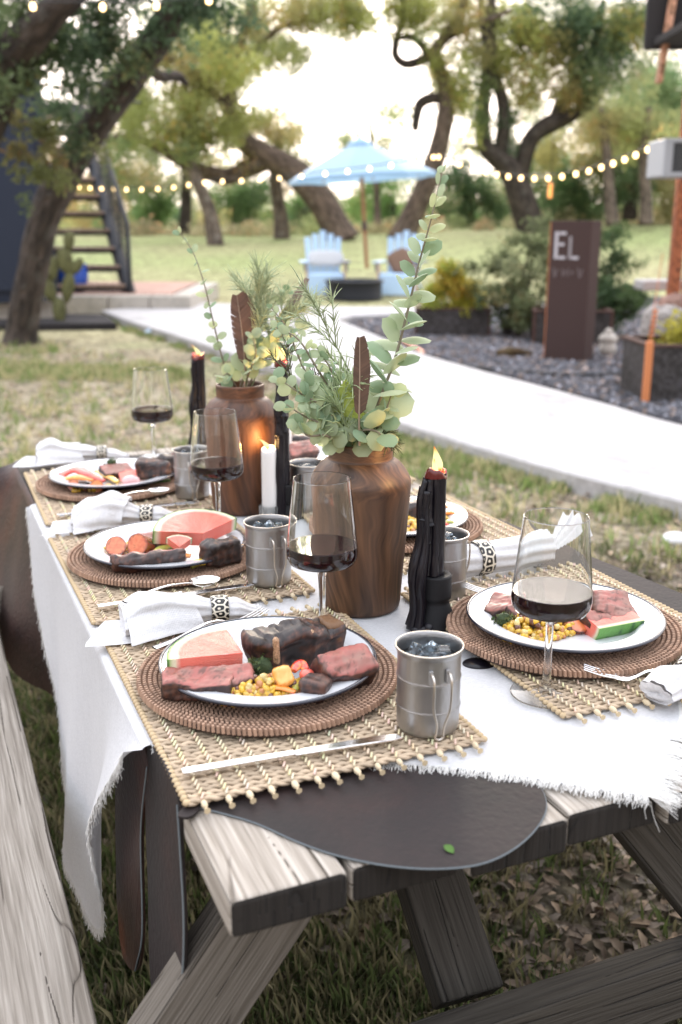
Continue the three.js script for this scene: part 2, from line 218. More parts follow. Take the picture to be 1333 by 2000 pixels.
{
  // timber-framed cabin at the right, its eave, and the boxed window unit
  const z0 = -8.6, x0 = onZ(1312, 480, z0).x, t = thing('cabin', 'orange-brown timber cabin at the right edge of the yard', 'building', [x0, 0, z0]);
  const wood = mat([0.42, 0.13, 0.055], 0.65, { map: fine, bumpMap: fineBump, bumpScale: 0.004 }), pale = mat([0.62, 0.33, 0.22], 0.7, { map: fine });
  part('corner_post', at(boxUV(box(0.09, 2.6, 0.09, 0.008), 'y'), 0.045, 1.5, 0), wood, t); for (let i = 0; i < 5; i++) part('wall_board', at(boxUV(box(0.17, 2.6, 0.03, 0.006), 'y', i), 0.19 + i * 0.176, 1.5, 0.03), pale, t);
  part('foundation', at(box(1.2, 0.22, 1.0, 0.02), 0.68, 0.11, -0.3), M.path, t); part('footing', at(box(0.16, 0.28, 0.16, 0.02), 0.03, 0.15, 0.08), M.path, t);
  const e = onZ(1255, 105, z0 + 1.6), dark = mat([0.02, 0.018, 0.018], 0.9), dark2 = mat([0.03, 0.028, 0.028], 0.9);
  part('eave', at(box(1.6, 0.05, 0.7, 0.01), e.x - x0 + 0.85, e.y + 0.06, 1.9), dark, t);
  part('soffit_board', at(box(0.34, 0.62, 0.04, 0.006), e.x - x0 + 0.17, e.y + 0.33, 1.62), dark2, t); const ex = onZ(1300, 60, z0 + 1.66); part('rafter', at(boxUV(box(0.035, 0.62, 0.07, 0.006), 'y'), ex.x - x0, ex.y - 0.0, 1.71, 0, 0, -0.1), pale, t); part('gable_board', at(box(1.6, 0.62, 0.04, 0.006), ex.x - x0 + 0.82, e.y + 0.38, 1.66), dark, t);
}
{
  const z0 = -7.6, a = onZ(1293, 345, z0), b = onZ(1293, 270, z0), h = b.y - a.y, t = thing('air_conditioner', 'grey window air conditioner with dark grille on the cabin wall', 'air conditioner', [a.x, a.y, z0]), grey = mat([0.4, 0.42, 0.45], 0.5);
  part('housing', at(box(0.46, h, 0.4, 0.012), 0.23, h / 2, -0.2), grey, t); part('frame', merge([at(box(0.46, 0.03, 0.02), 0.23, h - 0.015, 0.012), at(box(0.46, 0.03, 0.02), 0.23, 0.015, 0.012), at(box(0.06, h - 0.06, 0.02), 0.03, h / 2, 0.012), at(box(0.04, h - 0.06, 0.02), 0.44, h / 2, 0.012)]), grey, t);
  part('grille', at(box(0.36, h - 0.06, 0.008), 0.24, h / 2, 0.006), mat([0.05, 0.055, 0.06], 0.6), t); for (let i = 0; i < 7; i++) part('slat', at(box(0.32, 0.006, 0.014, 0.002), 0.26, 0.04 + i * (h - 0.08) / 6, 0.012), mat([0.12, 0.125, 0.13], 0.5), t);
}
// ------------------------------------------------------------------ trees
const barkTex = tex(256, 512, (u, v) => { const a = fbm(u * 14 + 1.5 * fbm(u * 5, v * 4, 71, 3, 5, 4), v * 7, 73, 4, 14, 7), li = sstep(0.6, 0.72, fbm(u * 6, v * 9, 79, 4, 6, 9)), k = 0.28 + 0.62 * a; return [lerp(k, 0.78, li * 0.5), lerp(k * 0.93, 0.8, li * 0.5), lerp(k * 0.87, 0.78, li * 0.5)]; });
const barkBump = tex(256, 512, (u, v) => [Math.abs(fbm(u * 14 + 1.5 * fbm(u * 5, v * 4, 71, 3, 5, 4), v * 7, 73, 4, 14, 7) - 0.5) * 2], false);
const barks = [[0.17, 0.155, 0.145], [0.33, 0.275, 0.235], [0.13, 0.115, 0.105], [0.42, 0.38, 0.35]].map((c) => mat(c, 0.95, { map: barkTex, bumpMap: barkBump, bumpScale: 0.03 }));
function clusterGeo(seed, n, R, L, Wd) {                                  // a spray of small folded leaves
  const r = rng(seed), pos = [], nor = [];
  for (let i = 0; i < n; i++) {
    const c = V3(r() - 0.5, r() - 0.5, r() - 0.5).normalize().multiplyScalar(R * Math.cbrt(r())), d = V3(r() - 0.5, r() - 0.3, r() - 0.5).normalize(), s = V3(r() - 0.5, r() - 0.5, r() - 0.5).cross(d).normalize(), l = L * (0.7 + 0.6 * r()), w = Wd * (0.7 + 0.6 * r());
    const A = c.clone(), B = c.clone().addScaledVector(d, l), C = c.clone().addScaledVector(d, l * 0.5).addScaledVector(s, w / 2), D = c.clone().addScaledVector(d, l * 0.5).addScaledVector(s, -w / 2); const n1 = V3(0, 0, 0).crossVectors(d, s).normalize(); C.addScaledVector(n1, w * 0.15); D.addScaledVector(n1, w * 0.15);
    for (const p of [A, C, B, A, B, D]) { pos.push(p.x, p.y, p.z); nor.push(n1.x, n1.y, n1.z); }
  }
  const g = new THREE.BufferGeometry(); g.setAttribute('position', new THREE.Float32BufferAttribute(pos, 3)); g.computeVertexNormals(); return g;
}
const clusters = [clusterGeo(1, 22, 0.17, 0.06, 0.032), clusterGeo(2, 30, 0.3, 0.10, 0.055), clusterGeo(3, 16, 0.09, 0.045, 0.025)];
const foliage = leafMat([1, 1, 1], 0.6);
// blobs: [px, py, z, rx px, ry px, count]; colours: list of base colours
function crown(name, blobs, parent, colors, seed, size = 0, kindOf = 'stuff', dense = 1) {
  const thin = dense * { 0: 0.24, 1: 0.5, 2: 0.8 }[size]; blobs = blobs.map((b) => [...b.slice(0, 5), Math.max(3, Math.round(b[5] * thin))]);
  const r = rng(seed), tot = blobs.reduce((a, b) => a + b[5], 0), im = shadowy(new THREE.InstancedMesh(clusters[size], foliage, tot)), m = new THREE.Matrix4(), q = new THREE.Quaternion(), c = new THREE.Color(), o = parent ? parent.position : V3(0, 0, 0); let k = 0;
  for (const [px, py, z, rx, ry, n] of blobs) {
    const C = onZ(px, py, z), X = rx * mPer(z), Y = ry * mPer(z), Z = Math.max(0.25, Math.min(X, Y) * 0.9), tint = 0.8 + 0.4 * r(), hue = colors[Math.floor(r() * colors.length)], tufts = Array.from({ length: Math.max(3, Math.round(n / 9)) }, () => { let d; do { d = V3(r() * 2 - 1, r() * 2 - 1, r() * 2 - 1); } while (d.length() > 1); return d; });
    for (let i = 0; i < n; i++) {
      const d = tufts[Math.floor(r() * tufts.length)].clone().add(V3(r() + r() - 1, r() + r() - 1, r() + r() - 1).multiplyScalar(0.3));
      const s = 0.7 + 0.7 * r(); m.compose(V3(C.x + d.x * X, C.y + d.y * Y, C.z + d.z * Z).sub(o), q.setFromEuler(new THREE.Euler(r() * 6, r() * 6, r() * 6)), V3(s, s, s)); im.setMatrixAt(k, m);
      const b = tint * (0.75 + 0.5 * r()), y = r() > 0.93 ? 1.5 : 1; const e = size === 1 ? 2.25 : size ? 1.25 : 1.7; c.setRGB(e * hue[0] * b * y, e * hue[1] * b * (0.9 + 0.1 * y), e * hue[2] * b); im.setColorAt(k++, c);
    }
  }
  im.name = parent ? name : numbered(name); (parent ?? scene).add(im); if (kindOf) im.userData.kind = kindOf; return im;
}
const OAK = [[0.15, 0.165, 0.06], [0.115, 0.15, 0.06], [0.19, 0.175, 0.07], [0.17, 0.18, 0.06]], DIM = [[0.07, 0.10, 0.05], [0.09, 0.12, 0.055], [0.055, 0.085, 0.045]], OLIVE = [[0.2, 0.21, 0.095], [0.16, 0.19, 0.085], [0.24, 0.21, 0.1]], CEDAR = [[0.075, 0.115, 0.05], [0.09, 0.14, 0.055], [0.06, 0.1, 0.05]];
let LK = 1;
function limb(t, pts, radii, o = {}) { const { name = 'limb', bark = 0, ...r } = o; radii = radii.map((k) => k * LK); return part(name, sweep(pts.map((p) => onZ(...p).sub(t.position)), radii, { sides: 10, n: 30, noise: 0.16, freq: 5, ...r }), barks[bark], t); }
{
  LK = 0.9; const b = onH(42, 672), t = thing('oak_tree', 'near live oak leaning to the right before the navy building', 'tree', [b.x, 0, b.z]);
  limb(t, [[38, 690, -11.2], [45, 640, -11.2], [62, 540, -11.1], [90, 420, -11], [140, 320, -10.9], [200, 225, -10.7], [265, 135, -10.4], [320, 50, -10.2], [365, -30, -10], [400, -120, -9.8]], [0.24, 0.19, 0.185, 0.185, 0.18, 0.17, 0.17, 0.15, 0.13, 0.1], { name: 'trunk', bark: 0, seed: 4, n: 46 });
  limb(t, [[285, 120, -10.4], [310, 148, -10.6], [350, 150, -10.9], [365, 165, -11]], [0.07, 0.06, 0.05, 0.03], { seed: 5 });
  limb(t, [[-60, 330, -9.6], [-10, 190, -9.5], [25, 110, -9.4], [70, 60, -9.2], [140, -10, -9], [200, -60, -9]], [0.22, 0.2, 0.19, 0.16, 0.12, 0.08], { seed: 6, bark: 2, name: 'limb' });
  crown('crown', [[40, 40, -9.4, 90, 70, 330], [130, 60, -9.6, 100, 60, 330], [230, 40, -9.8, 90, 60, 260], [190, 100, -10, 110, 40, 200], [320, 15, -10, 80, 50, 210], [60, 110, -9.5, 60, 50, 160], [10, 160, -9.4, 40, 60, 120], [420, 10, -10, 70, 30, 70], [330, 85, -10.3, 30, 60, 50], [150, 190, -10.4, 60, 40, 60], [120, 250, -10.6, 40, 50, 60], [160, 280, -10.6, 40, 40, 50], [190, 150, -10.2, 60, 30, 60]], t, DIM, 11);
  crown('leafy_shoot', [[60, 255, -9.6, 45, 14, 26], [95, 300, -9.6, 18, 25, 22], [65, 330, -9.6, 30, 22, 26], [40, 290, -9.6, 20, 20, 16], [110, 350, -9.6, 18, 14, 12], [200, 300, -10, 12, 20, 10], [60, 395, -9.7, 10, 10, 5], [20, 230, -9.5, 20, 14, 10]], t, OAK, 12, 2);
}
{
  LK = 0.98; const z = -30, b = onZ(668, 466, z), t = thing('oak_tree', 'thick oak leaning left behind the blue umbrella', 'tree', [b.x, b.y, z]);
  limb(t, [[672, 474, z], [655, 440, z], [625, 392, z], [580, 340, z], [520, 305, z], [478, 275, z], [455, 230, z], [450, 160, z], [470, 80, z], [500, 0, z]], [0.55, 0.42, 0.4, 0.38, 0.34, 0.28, 0.22, 0.17, 0.13, 0.1], { name: 'trunk', bark: 1, seed: 14 });
  limb(t, [[530, 310, z], [480, 330, z], [445, 345, z], [400, 335, z], [350, 312, z], [290, 278, z], [225, 270, z], [150, 290, z]], [0.26, 0.25, 0.24, 0.22, 0.18, 0.15, 0.12, 0.08], { bark: 1, seed: 15 });
  limb(t, [[455, 230, z], [400, 160, z], [330, 110, z], [280, 60, z]], [0.14, 0.12, 0.09, 0.05], { bark: 1, seed: 16 }); limb(t, [[465, 130, z], [540, 60, z], [640, 20, z]], [0.1, 0.09, 0.05], { bark: 1, seed: 17 });
  crown('crown', [[430, 50, z, 90, 60, 180], [380, 130, z, 90, 60, 150], [330, 190, z, 80, 50, 130], [450, 110, z + 2, 70, 60, 90], [400, 240, z + 1, 90, 35, 150], [300, 250, z + 1, 60, 40, 80], [560, 30, z, 90, 50, 120], [480, 225, z, 40, 45, 50], [520, 110, z, 60, 50, 60], [260, 190, z, 60, 60, 80], [620, 30, z, 70, 50, 80], [240, 330, z + 1, 40, 40, 36], [460, 320, z, 30, 20, 20]], t, OAK, 21, 1, 'stuff', 1.4);
}
{
  LK = 1.0; const z = -30, b = onZ(795, 462, z), t = thing('oak_tree', 'slender oak with a curled branch against the bright sky', 'tree', [b.x, b.y, z]);
  limb(t, [[782, 474, z], [800, 430, z], [828, 370, z], [855, 300, z], [868, 240, z], [872, 190, z], [862, 140, z], [850, 105, z], [872, 70, z], [900, 30, z], [910, -40, z]], [0.42, 0.32, 0.3, 0.27, 0.25, 0.22, 0.2, 0.18, 0.16, 0.13, 0.1], { name: 'trunk', bark: 1, seed: 24, n: 44 });
  limb(t, [[858, 122, z], [838, 112, z], [815, 122, z], [790, 125, z], [773, 108, z], [775, 78, z], [786, 40, z], [785, -30, z]], [0.17, 0.15, 0.13, 0.12, 0.12, 0.1, 0.09, 0.07], { bark: 2, seed: 25 }); limb(t, [[838, 112, z], [825, 88, z], [800, 72, z], [780, 75, z]], [0.12, 0.11, 0.09, 0.07], { bark: 2, seed: 29, n: 14 });
  limb(t, [[868, 195, z], [840, 192, z], [820, 205, z], [814, 232, z], [811, 256, z]], [0.15, 0.16, 0.15, 0.12, 0.1], { bark: 2, seed: 26, name: 'broken_stub' }); limb(t, [[866, 75, z], [900, 60, z], [950, 40, z], [1000, 20, z]], [0.14, 0.11, 0.08, 0.05], { bark: 1, seed: 27 });
  crown('crown', [[730, 40, z, 70, 45, 110], [700, 60, z, 40, 40, 40], [800, 20, z, 70, 35, 70], [880, 100, z, 40, 50, 60], [890, 160, z, 25, 40, 36], [920, 60, z, 60, 50, 80], [850, 20, z, 60, 30, 50], [890, 40, z, 40, 40, 36], [680, 15, z, 60, 25, 50], [860, 195, z - 0.3, 25, 30, 20], [905, 235, z, 20, 50, 26], [820, 75, z, 25, 12, 10]], t, OAK, 31, 1, 'stuff', 1.4);
}
{
  LK = 1.08; const z = -31, b = onZ(1030, 446, z), t = thing('oak_tree', 'big forked oak behind the rusty sign', 'tree', [b.x, b.y, z]);
  limb(t, [[1045, 470, z], [1032, 430, z], [1015, 375, z], [998, 335, z], [965, 303, z], [945, 280, z], [946, 200, z], [955, 120, z], [945, 40, z], [935, -50, z]], [0.42, 0.36, 0.36, 0.33, 0.26, 0.2, 0.18, 0.16, 0.13, 0.1], { name: 'trunk', bark: 0, seed: 34, n: 44 });
  limb(t, [[1012, 360, z], [1022, 320, z], [1040, 270, z], [1075, 243, z], [1110, 228, z], [1150, 205, z], [1172, 188, z]], [0.26, 0.24, 0.24, 0.24, 0.2, 0.15, 0.1], { bark: 2, seed: 35 });
  limb(t, [[975, 310, z], [985, 240, z], [978, 180, z], [965, 150, z], [960, 60, z], [962, -40, z]], [0.2, 0.19, 0.17, 0.16, 0.14, 0.1], { bark: 0, seed: 36 });
  limb(t, [[1080, 243, z], [1100, 190, z], [1135, 150, z], [1160, 90, z], [1180, 0, z]], [0.17, 0.16, 0.13, 0.11, 0.08], { bark: 2, seed: 37 }); limb(t, [[966, 300, z], [930, 290, z], [905, 285, z]], [0.09, 0.07, 0.05], { bark: 0, seed: 38 });
  crown('crown', [[1000, 60, z, 70, 70, 150], [1080, 40, z, 80, 60, 190], [1170, 60, z, 80, 80, 240], [1150, 150, z, 60, 60, 120], [1060, 130, z, 70, 60, 130], [1000, 170, z, 50, 60, 80], [920, 130, z, 30, 70, 60], [1220, 40, z, 60, 60, 120], [1100, 180, z, 50, 40, 60], [1010, 260, z, 40, 50, 50], [930, 200, z + 0.5, 25, 50, 36], [1070, 300, z - 1, 40, 40, 40]], t, [...OAK, ...DIM], 41, 1, 'stuff', 1.7);
}
LK = 1.1;
const smallTrunks = [[424, 486, 408, 410, 378, 330, -29, 0.17, 'pale slim oak with a bent trunk left of the thick leaning oak'], [553, 478, 548, 420, 538, 340, -31, 0.19, 'straight grey tree trunk standing just left of the first blue chair'], [1197, 432, 1192, 390, 1186, 300, -30, 0.15, 'left of the two straight grey trunks near the cabin'], [1262, 432, 1262, 390, 1258, 300, -30, 0.15, 'right of the two straight grey trunks near the cabin'], [738, 440, 737, 400, 733, 330, -34, 0.1, 'thin pale trunk seen beside the umbrella pole']];
smallTrunks.forEach(([x0, y0, x1, y1, x2, y2, z, r, label], i) => {
  const b = onZ(x0, y0, z), t = thing('tree', label, 'tree', [b.x, b.y, z]); limb(t, [[x0, y0 + 8, z], [x1, y1, z], [x2, y2, z], [x2 - 10 + 20 * (i % 2), y2 - 90, z]], [r * 1.25, r, r * 0.85, r * 0.5], { name: 'trunk', bark: 3, seed: 50 + i, n: 16 });
  crown('crown', [[x2, y2 - 80, z, 70, 50, 90], [x2 - 30, y2 - 30, z, 60, 30, 50], [x2 + 40, y2 - 40, z, 50, 40, 50]], t, OLIVE, 60 + i, 1);
});
// trees and cedars that close the yard behind
const backTrees = [[360, 440, -36, 'hazy grey-green oak filling the gap left of the parasol', [[0.2, 0.22, 0.13], [0.24, 0.24, 0.14]], [[300, 200, 70, 60, 90], [370, 270, 70, 50, 90], [430, 190, 60, 60, 70], [340, 120, 70, 60, 70], [500, 250, 40, 40, 30], [420, 60, 80, 50, 80], [560, 280, 40, 30, 40], [250, 260, 50, 50, 70], [480, 130, 60, 60, 60], [320, 330, 80, 40, 70], [560, 60, 80, 40, 60], [420, 330, 60, 30, 50], [500, 30, 90, 40, 90], [540, 120, 50, 50, 50], [250, 150, 70, 70, 80], [400, 150, 80, 70, 90], [620, 20, 90, 30, 60], [460, 90, 90, 60, 80], [340, 40, 80, 60, 80], [280, 310, 60, 40, 50]]], [1010, 425, -40, 'hazy grey-green oak behind the forked oak', [[0.2, 0.23, 0.14], [0.24, 0.25, 0.15]], [[960, 300, 50, 50, 60], [1050, 220, 70, 80, 110], [1120, 100, 80, 80, 130], [1010, 100, 60, 80, 80], [1200, 120, 70, 90, 130], [1060, 330, 60, 50, 90], [1290, 60, 60, 60, 110], [1260, 170, 80, 60, 140], [930, 200, 40, 60, 50], [1180, 230, 80, 60, 120], [1100, 10, 90, 50, 110], [900, 40, 60, 50, 60], [1320, 260, 50, 50, 80], [1280, 130, 80, 80, 130], [1230, 40, 80, 60, 100], [900, 250, 40, 50, 40], [860, 20, 80, 30, 50], [1130, 300, 70, 50, 90]]], [300, 450, -38, 'dark cedar at the wood edge right of the stairs', CEDAR, [[300, 420, 45, 50, 120], [290, 350, 60, 50, 90]]], [460, 448, -37, 'dark cedar between the slim oak and the straight trunk', CEDAR, [[470, 420, 55, 45, 130], [500, 380, 40, 40, 70]]], [590, 440, -40, 'rounded cedar behind the leaning oak trunk', CEDAR, [[590, 425, 45, 45, 100], [600, 370, 50, 40, 60]]], [760, 440, -38, 'bright green cedar right of the umbrella pole', [[0.13, 0.2, 0.07], [0.1, 0.16, 0.06]], [[765, 400, 50, 55, 140], [700, 420, 40, 40, 80], [740, 340, 50, 30, 50]]], [910, 430, -37, 'dark bushy cedar between the slender oak and the forked oak', CEDAR, [[915, 400, 65, 50, 160], [960, 420, 40, 40, 70], [900, 350, 50, 30, 60]]], [1120, 420, -34, 'broad green tree filling the gap right of the forked oak', CEDAR, [[1110, 390, 60, 50, 150], [1180, 370, 70, 60, 170], [1080, 340, 50, 40, 80]]], [1230, 410, -33, 'tall hazy green tree above the string of lights at the right', [[0.15, 0.19, 0.09], [0.12, 0.17, 0.09], [0.2, 0.19, 0.1]], [[1250, 250, 80, 80, 260], [1310, 300, 60, 80, 200], [1180, 270, 70, 60, 170], [1320, 180, 60, 70, 160], [1240, 340, 80, 50, 160], [1330, 390, 50, 60, 120]]], [215, 450, -36, 'olive tree behind the steel stairs', OLIVE, [[190, 400, 60, 60, 150], [150, 330, 60, 60, 90], [230, 300, 50, 60, 80]]]];
backTrees.forEach(([px, py, z, label, cols, bl], i) => { const b = onZ(px, py + 15, z), t = thing('tree', label, 'tree', [b.x, b.y, z]); limb(t, [[px, py + 20, z], [px + 4, py - 30, z], [px, bl[0][1] - 20, z]], [0.22, 0.18, 0.1], { name: 'trunk', bark: 2, seed: 80 + i, n: 8 }); crown('crown', bl.map(([x, y, rx, ry, n]) => [x, y, z, rx, ry, n]), t, cols, 90 + i, 1, 'stuff', 2.0); });
{ // the far wood, which reads as one mass
  const r = rng(7), bl = []; for (let i = 0; i < 90; i++) { const x = -160 + i * 19 + r() * 20; bl.push([x, 415 + r() * 25, -46 - r() * 8, 34, 34, 60]); if (r() > 0.35) bl.push([x, 360 + r() * 40, -50 - r() * 6, 40, 26, 34]); }
  tag(crown('woodland', bl, null, [...OLIVE, ...CEDAR, [0.2, 0.17, 0.12]], 99, 1, 'stuff', 2.2), 'distant green woodland closing the yard below the bright sky', 'woodland', null, 'stuff');
  const bs = []; for (let i = 0; i < 60; i++) bs.push([230 + i * 18 + r() * 20, 452 - sstep(700, 1250, 230 + i * 18) * 26 + r() * 14, -33 - r() * 4, 24, 12, 16]); tag(crown('undergrowth', bs, null, [[0.22, 0.2, 0.12], [0.15, 0.17, 0.08], [0.26, 0.23, 0.15]], 98, 1, 'stuff', 1.6), 'low tan and green undergrowth along the far edge of the lawn', 'undergrowth', null, 'stuff');
}
// ------------------------------------------------------------------ yard furniture
{
  const z = -19.3, base = onZ(717, 524, z), top = onZ(703, 276, z), t = thing('parasol', 'pale blue garden parasol on a tilted orange wooden pole', 'parasol', base), tilt = (top.x - base.x) / (top.y - base.y), h = top.y - base.y;
  const blue = mat([0.40, 0.60, 0.83], 0.95, { physical: true, transmission: 0.5, thickness: 0, side: THREE.DoubleSide }), pole = mat([0.42, 0.19, 0.09], 0.6), R = 1.33, H = 0.6;
  part('pole', sweep([[0, 0, 0], [tilt * h * 0.55, h * 0.55, 0], [tilt * h, h, 0]], [0.035], { n: 2, sides: 10, straight: true }), pole, t); part('pole_joint', at(new THREE.CylinderGeometry(0.05, 0.05, 0.16, 12), tilt * 0.75, 0.75, 0), mat([0.1, 0.06, 0.05], 0.5), t);
  const C = new THREE.Group(); C.name = 'canopy'; C.position.set(tilt * h, h, 0); C.rotation.z = 0.055; t.add(C);
  for (let i = 0; i < 8; i++) {
    const a0 = i * PI / 4 + 0.2, a1 = a0 + PI / 4; part('canopy_panel', grid(6, 8, (u, v) => { const r = 0.02 + v * R, a = lerp(a0, a1, u), sag = 1 - 0.06 * Math.sin(u * PI) * v, chord = Math.cos(PI / 8) / Math.cos((u - 0.5) * PI / 4); return [Math.cos(a) * r * chord, -H * Math.pow(v, 1.12) * sag - 0.02 * Math.sin(u * PI) * v, Math.sin(a) * r * chord]; }), blue, C);
    part('valance', grid(4, 1, (u, v) => { const a = lerp(a0, a1, u), chord = Math.cos(PI / 8) / Math.cos((u - 0.5) * PI / 4), r = (R + 0.018) * chord; return [Math.cos(a) * r, -H * (1 - 0.06 * Math.sin(u * PI)) - 0.02 * Math.sin(u * PI) - v * 0.07, Math.sin(a) * r]; }), blue, C);
    part('rib', sweep([[0, -0.06, 0], [Math.cos(a0) * R * 0.98, -H - 0.02, Math.sin(a0) * R * 0.98]], [0.012], { n: 1, sides: 5, straight: true }), pole, C);
  }
  part('vent_cap', at(lathe([[0.001, 0.05], [0.05, 0.04], [0.16, -0.02], [0.24, -0.06]], 16), 0, 0.02, 0), blue, C); part('finial', at(new THREE.SphereGeometry(0.035, 10, 8), 0, 0.09, 0), pole, C);
}
const chairBlue = mat([0.5, 0.68, 0.88], 0.6), chairDark = mat([0.05, 0.09, 0.17], 0.6);
function adirondack(label, pos, turn) {
  const t = thing('adirondack_chair', label, 'chair', pos, turn, 'blue garden chairs round the fire tub');
  for (let i = -2; i <= 2; i++) { const L = 0.84 - Math.abs(i) * 0.06; const g = box(0.105, L, 0.02, 0.006); at(g, 0, L / 2, 0); at(g, i * 0.112, 0.3, -0.22, -0.35, 0, -i * 0.035); part('back_slat', g, chairBlue, t); }
  for (let i = 0; i < 5; i++) part('seat_slat', at(box(0.56, 0.022, 0.095, 0.006), 0, 0.37 - i * 0.03, 0.27 - i * 0.105, 0.28), chairBlue, t);
  part('front_apron', at(box(0.62, 0.34, 0.022, 0.006), 0, 0.2, 0.335, -0.06), chairBlue, t);
  for (const s of [-1, 1]) { part('front_leg', at(box(0.03, 0.56, 0.11, 0.006), s * 0.33, 0.28, 0.29), mat([0.6, 0.42, 0.32], 0.6), t); part('rear_leg', sweep([[s * 0.27, 0.36, 0.28], [s * 0.27, 0.03, -0.5]], [0.06], { n: 1, sides: 4, flat: 1, straight: true }), chairBlue, t); const a = at(box(0.14, 0.025, 0.72, 0.01), s * 0.36, 0.575, 0.02); part('arm', a, s > 0 ? chairDark : chairBlue, t); part('arm_bracket', at(box(0.025, 0.14, 0.1, 0.005), s * 0.36, 0.49, 0.3), chairDark, t); }
  part('back_rail', at(box(0.6, 0.06, 0.025, 0.006), 0, 0.55, -0.34), chairBlue, t); return t;
}
function pillow(name, label, pos, w, h, d, m, rot, cat = 'cushion') { const g = displace(new THREE.SphereGeometry(1, 28, 20), (x, y, z) => { const e = (v) => Math.sign(v) * Math.pow(Math.abs(v), 0.55); return [e(x) * w / 2, e(y) * h / 2, z * d / 2 * (1 - 0.25 * Math.pow(Math.abs(x), 4))]; }); const o = solo(name, g, m, label, cat, pos); o.rotation.set(...rot); return o; }
const linenTex = tex(256, 256, (u, v) => { const k = 0.9 + 0.05 * Math.sin(u * 2 * PI * 64) * Math.sin(v * 2 * PI * 64) + 0.1 * (fbm(u * 24, v * 60, 101, 3, 24, 60) - 0.5); return [k, k, k]; }); linenTex.repeat.set(14, 14);
{
  const z1 = -18, p1 = onZ(634, 556, z1); adirondack('blue slatted garden chair left of the parasol pole, facing us', [p1.x, land(p1.x, z1), z1 - 0.3], 0.08);
  pillow('cushion', 'white cushion leaning in the left blue garden chair', [p1.x + 0.02, land(p1.x, z1) + 0.62, z1 - 0.32], 0.62, 0.3, 0.16, mat([0.75, 0.76, 0.78], 0.9, { map: linenTex }), [-0.35, 0.05, 0]);
  const p2 = onZ(785, 550, z1 + 0.2); adirondack('blue slatted garden chair right of the parasol, half behind the tall sprig', [p2.x, land(p2.x, z1), z1 - 0.2], -0.25);
  pillow('cushion', 'brown and tan cushion in the right blue garden chair', [p2.x + 0.0, land(p2.x, z1) + 0.58, z1 - 0.22], 0.42, 0.42, 0.14, mat([0.26, 0.16, 0.11], 0.9, { map: linenTex }), [-0.35, 0.1, 0.5]);
  const zt = -17.0, pt = onZ(693, 560, zt), t = thing('fire_tub', 'round black ribbed metal fire tub on the lawn between the blue chairs', 'fire pit', [pt.x, land(pt.x, zt), zt - 0.4]), tub = mat([0.035, 0.037, 0.045], 0.5, { metalness: 0.5 }), R = 0.47;
  const pr = [[0.001, 0.02], [R - 0.02, 0.02]]; for (let i = 0; i <= 20; i++) pr.push([R + 0.012 * Math.sin(i * 1.9) - 0.01, 0.02 + i * 0.0135]); pr.push([R + 0.025, 0.295], [R + 0.025, 0.315], [R - 0.01, 0.315], [R - 0.02, 0.1], [0.001, 0.09]);
  part('tub', lathe(pr, 48), tub, t); part('rim', at(new THREE.TorusGeometry(R + 0.015, 0.018, 8, 48), 0, 0.31, 0, PI / 2), tub, t); part('ash', at(new THREE.CylinderGeometry(R - 0.025, R - 0.025, 0.02, 32), 0, 0.12, 0), mat([0.18, 0.17, 0.16], 1, { map: gravelTex }), t);
  part('side_handle', at(new THREE.TorusGeometry(0.05, 0.01, 6, 16, PI), -R - 0.02, 0.2, 0.06, 0, PI / 2, PI), mat([0.45, 0.24, 0.18], 0.6, { metalness: 0.5 }), t);
}
// planters and shrubs on the gravel
function planter(label, x, z, w, d, h, turn, m) {
  const t = thing('planter', label, 'planter', [x, 0.03, z], turn, 'dark steel planter boxes on the gravel');
  for (const [px, pz, a, b] of [[0, d / 2 - 0.01, w, 0.02], [0, -d / 2 + 0.01, w, 0.02], [-w / 2 + 0.01, 0, 0.02, d - 0.044], [w / 2 - 0.01, 0, 0.02, d - 0.044]]) part('side_panel', at(boxUV(box(a, h, b, 0.004), 'x', px), px, h / 2, pz), m ?? M.planter, t);
  part('rim', merge([at(box(w + 0.03, 0.02, 0.05), 0, h + 0.006, d / 2 - 0.01), at(box(w + 0.03, 0.02, 0.05), 0, h + 0.006, -d / 2 + 0.01), at(box(0.05, 0.02, d - 0.08), -w / 2 + 0.01, h + 0.006, 0), at(box(0.05, 0.02, d - 0.08), w / 2 - 0.01, h + 0.006, 0)]), M.planterRim, t);
  part('corner_strip', at(box(0.03, h - 0.01, 0.03), w / 2, h / 2, d / 2), M.planterRim, t); part('corner_strip', at(box(0.03, h - 0.01, 0.03), -w / 2, h / 2, d / 2), M.planterRim, t);
  part('soil', at(box(w - 0.05, 0.03, d - 0.05), 0, h - 0.06, 0), mat([0.06, 0.045, 0.035], 1, { map: gravelTex }), t); return t;
}
M.planter = mat([0.065, 0.06, 0.065], 0.7, { map: fine, metalness: 0.2 }); M.planterRim = mat([0.11, 0.055, 0.045], 0.75, { map: fine });
function shrub(name, label, cat, base, blobs, cols, seed, size, stems = 9, group) {
  const t = thing(name, label, cat, base, 0, group), r = rng(seed), g = [];
  for (let i = 0; i < stems; i++) { const b = blobs[i % blobs.length], e = onZ(b[0] + (r() - 0.5) * b[3], b[1] + (r() - 0.5) * b[4], b[2]).sub(t.position), s = V3((r() - 0.5) * 0.25, -0.05, (r() - 0.5) * 0.2); g.push(sweep([s, s.clone().lerp(e, 0.5).add(V3(0, 0.06, 0)), e], [0.012, 0.004], { n: 6, sides: 5 })); }
  part('stem', merge(g), barks[2], t, 'stuff'); crown('leaves', blobs, t, cols, seed, size); return t;
}
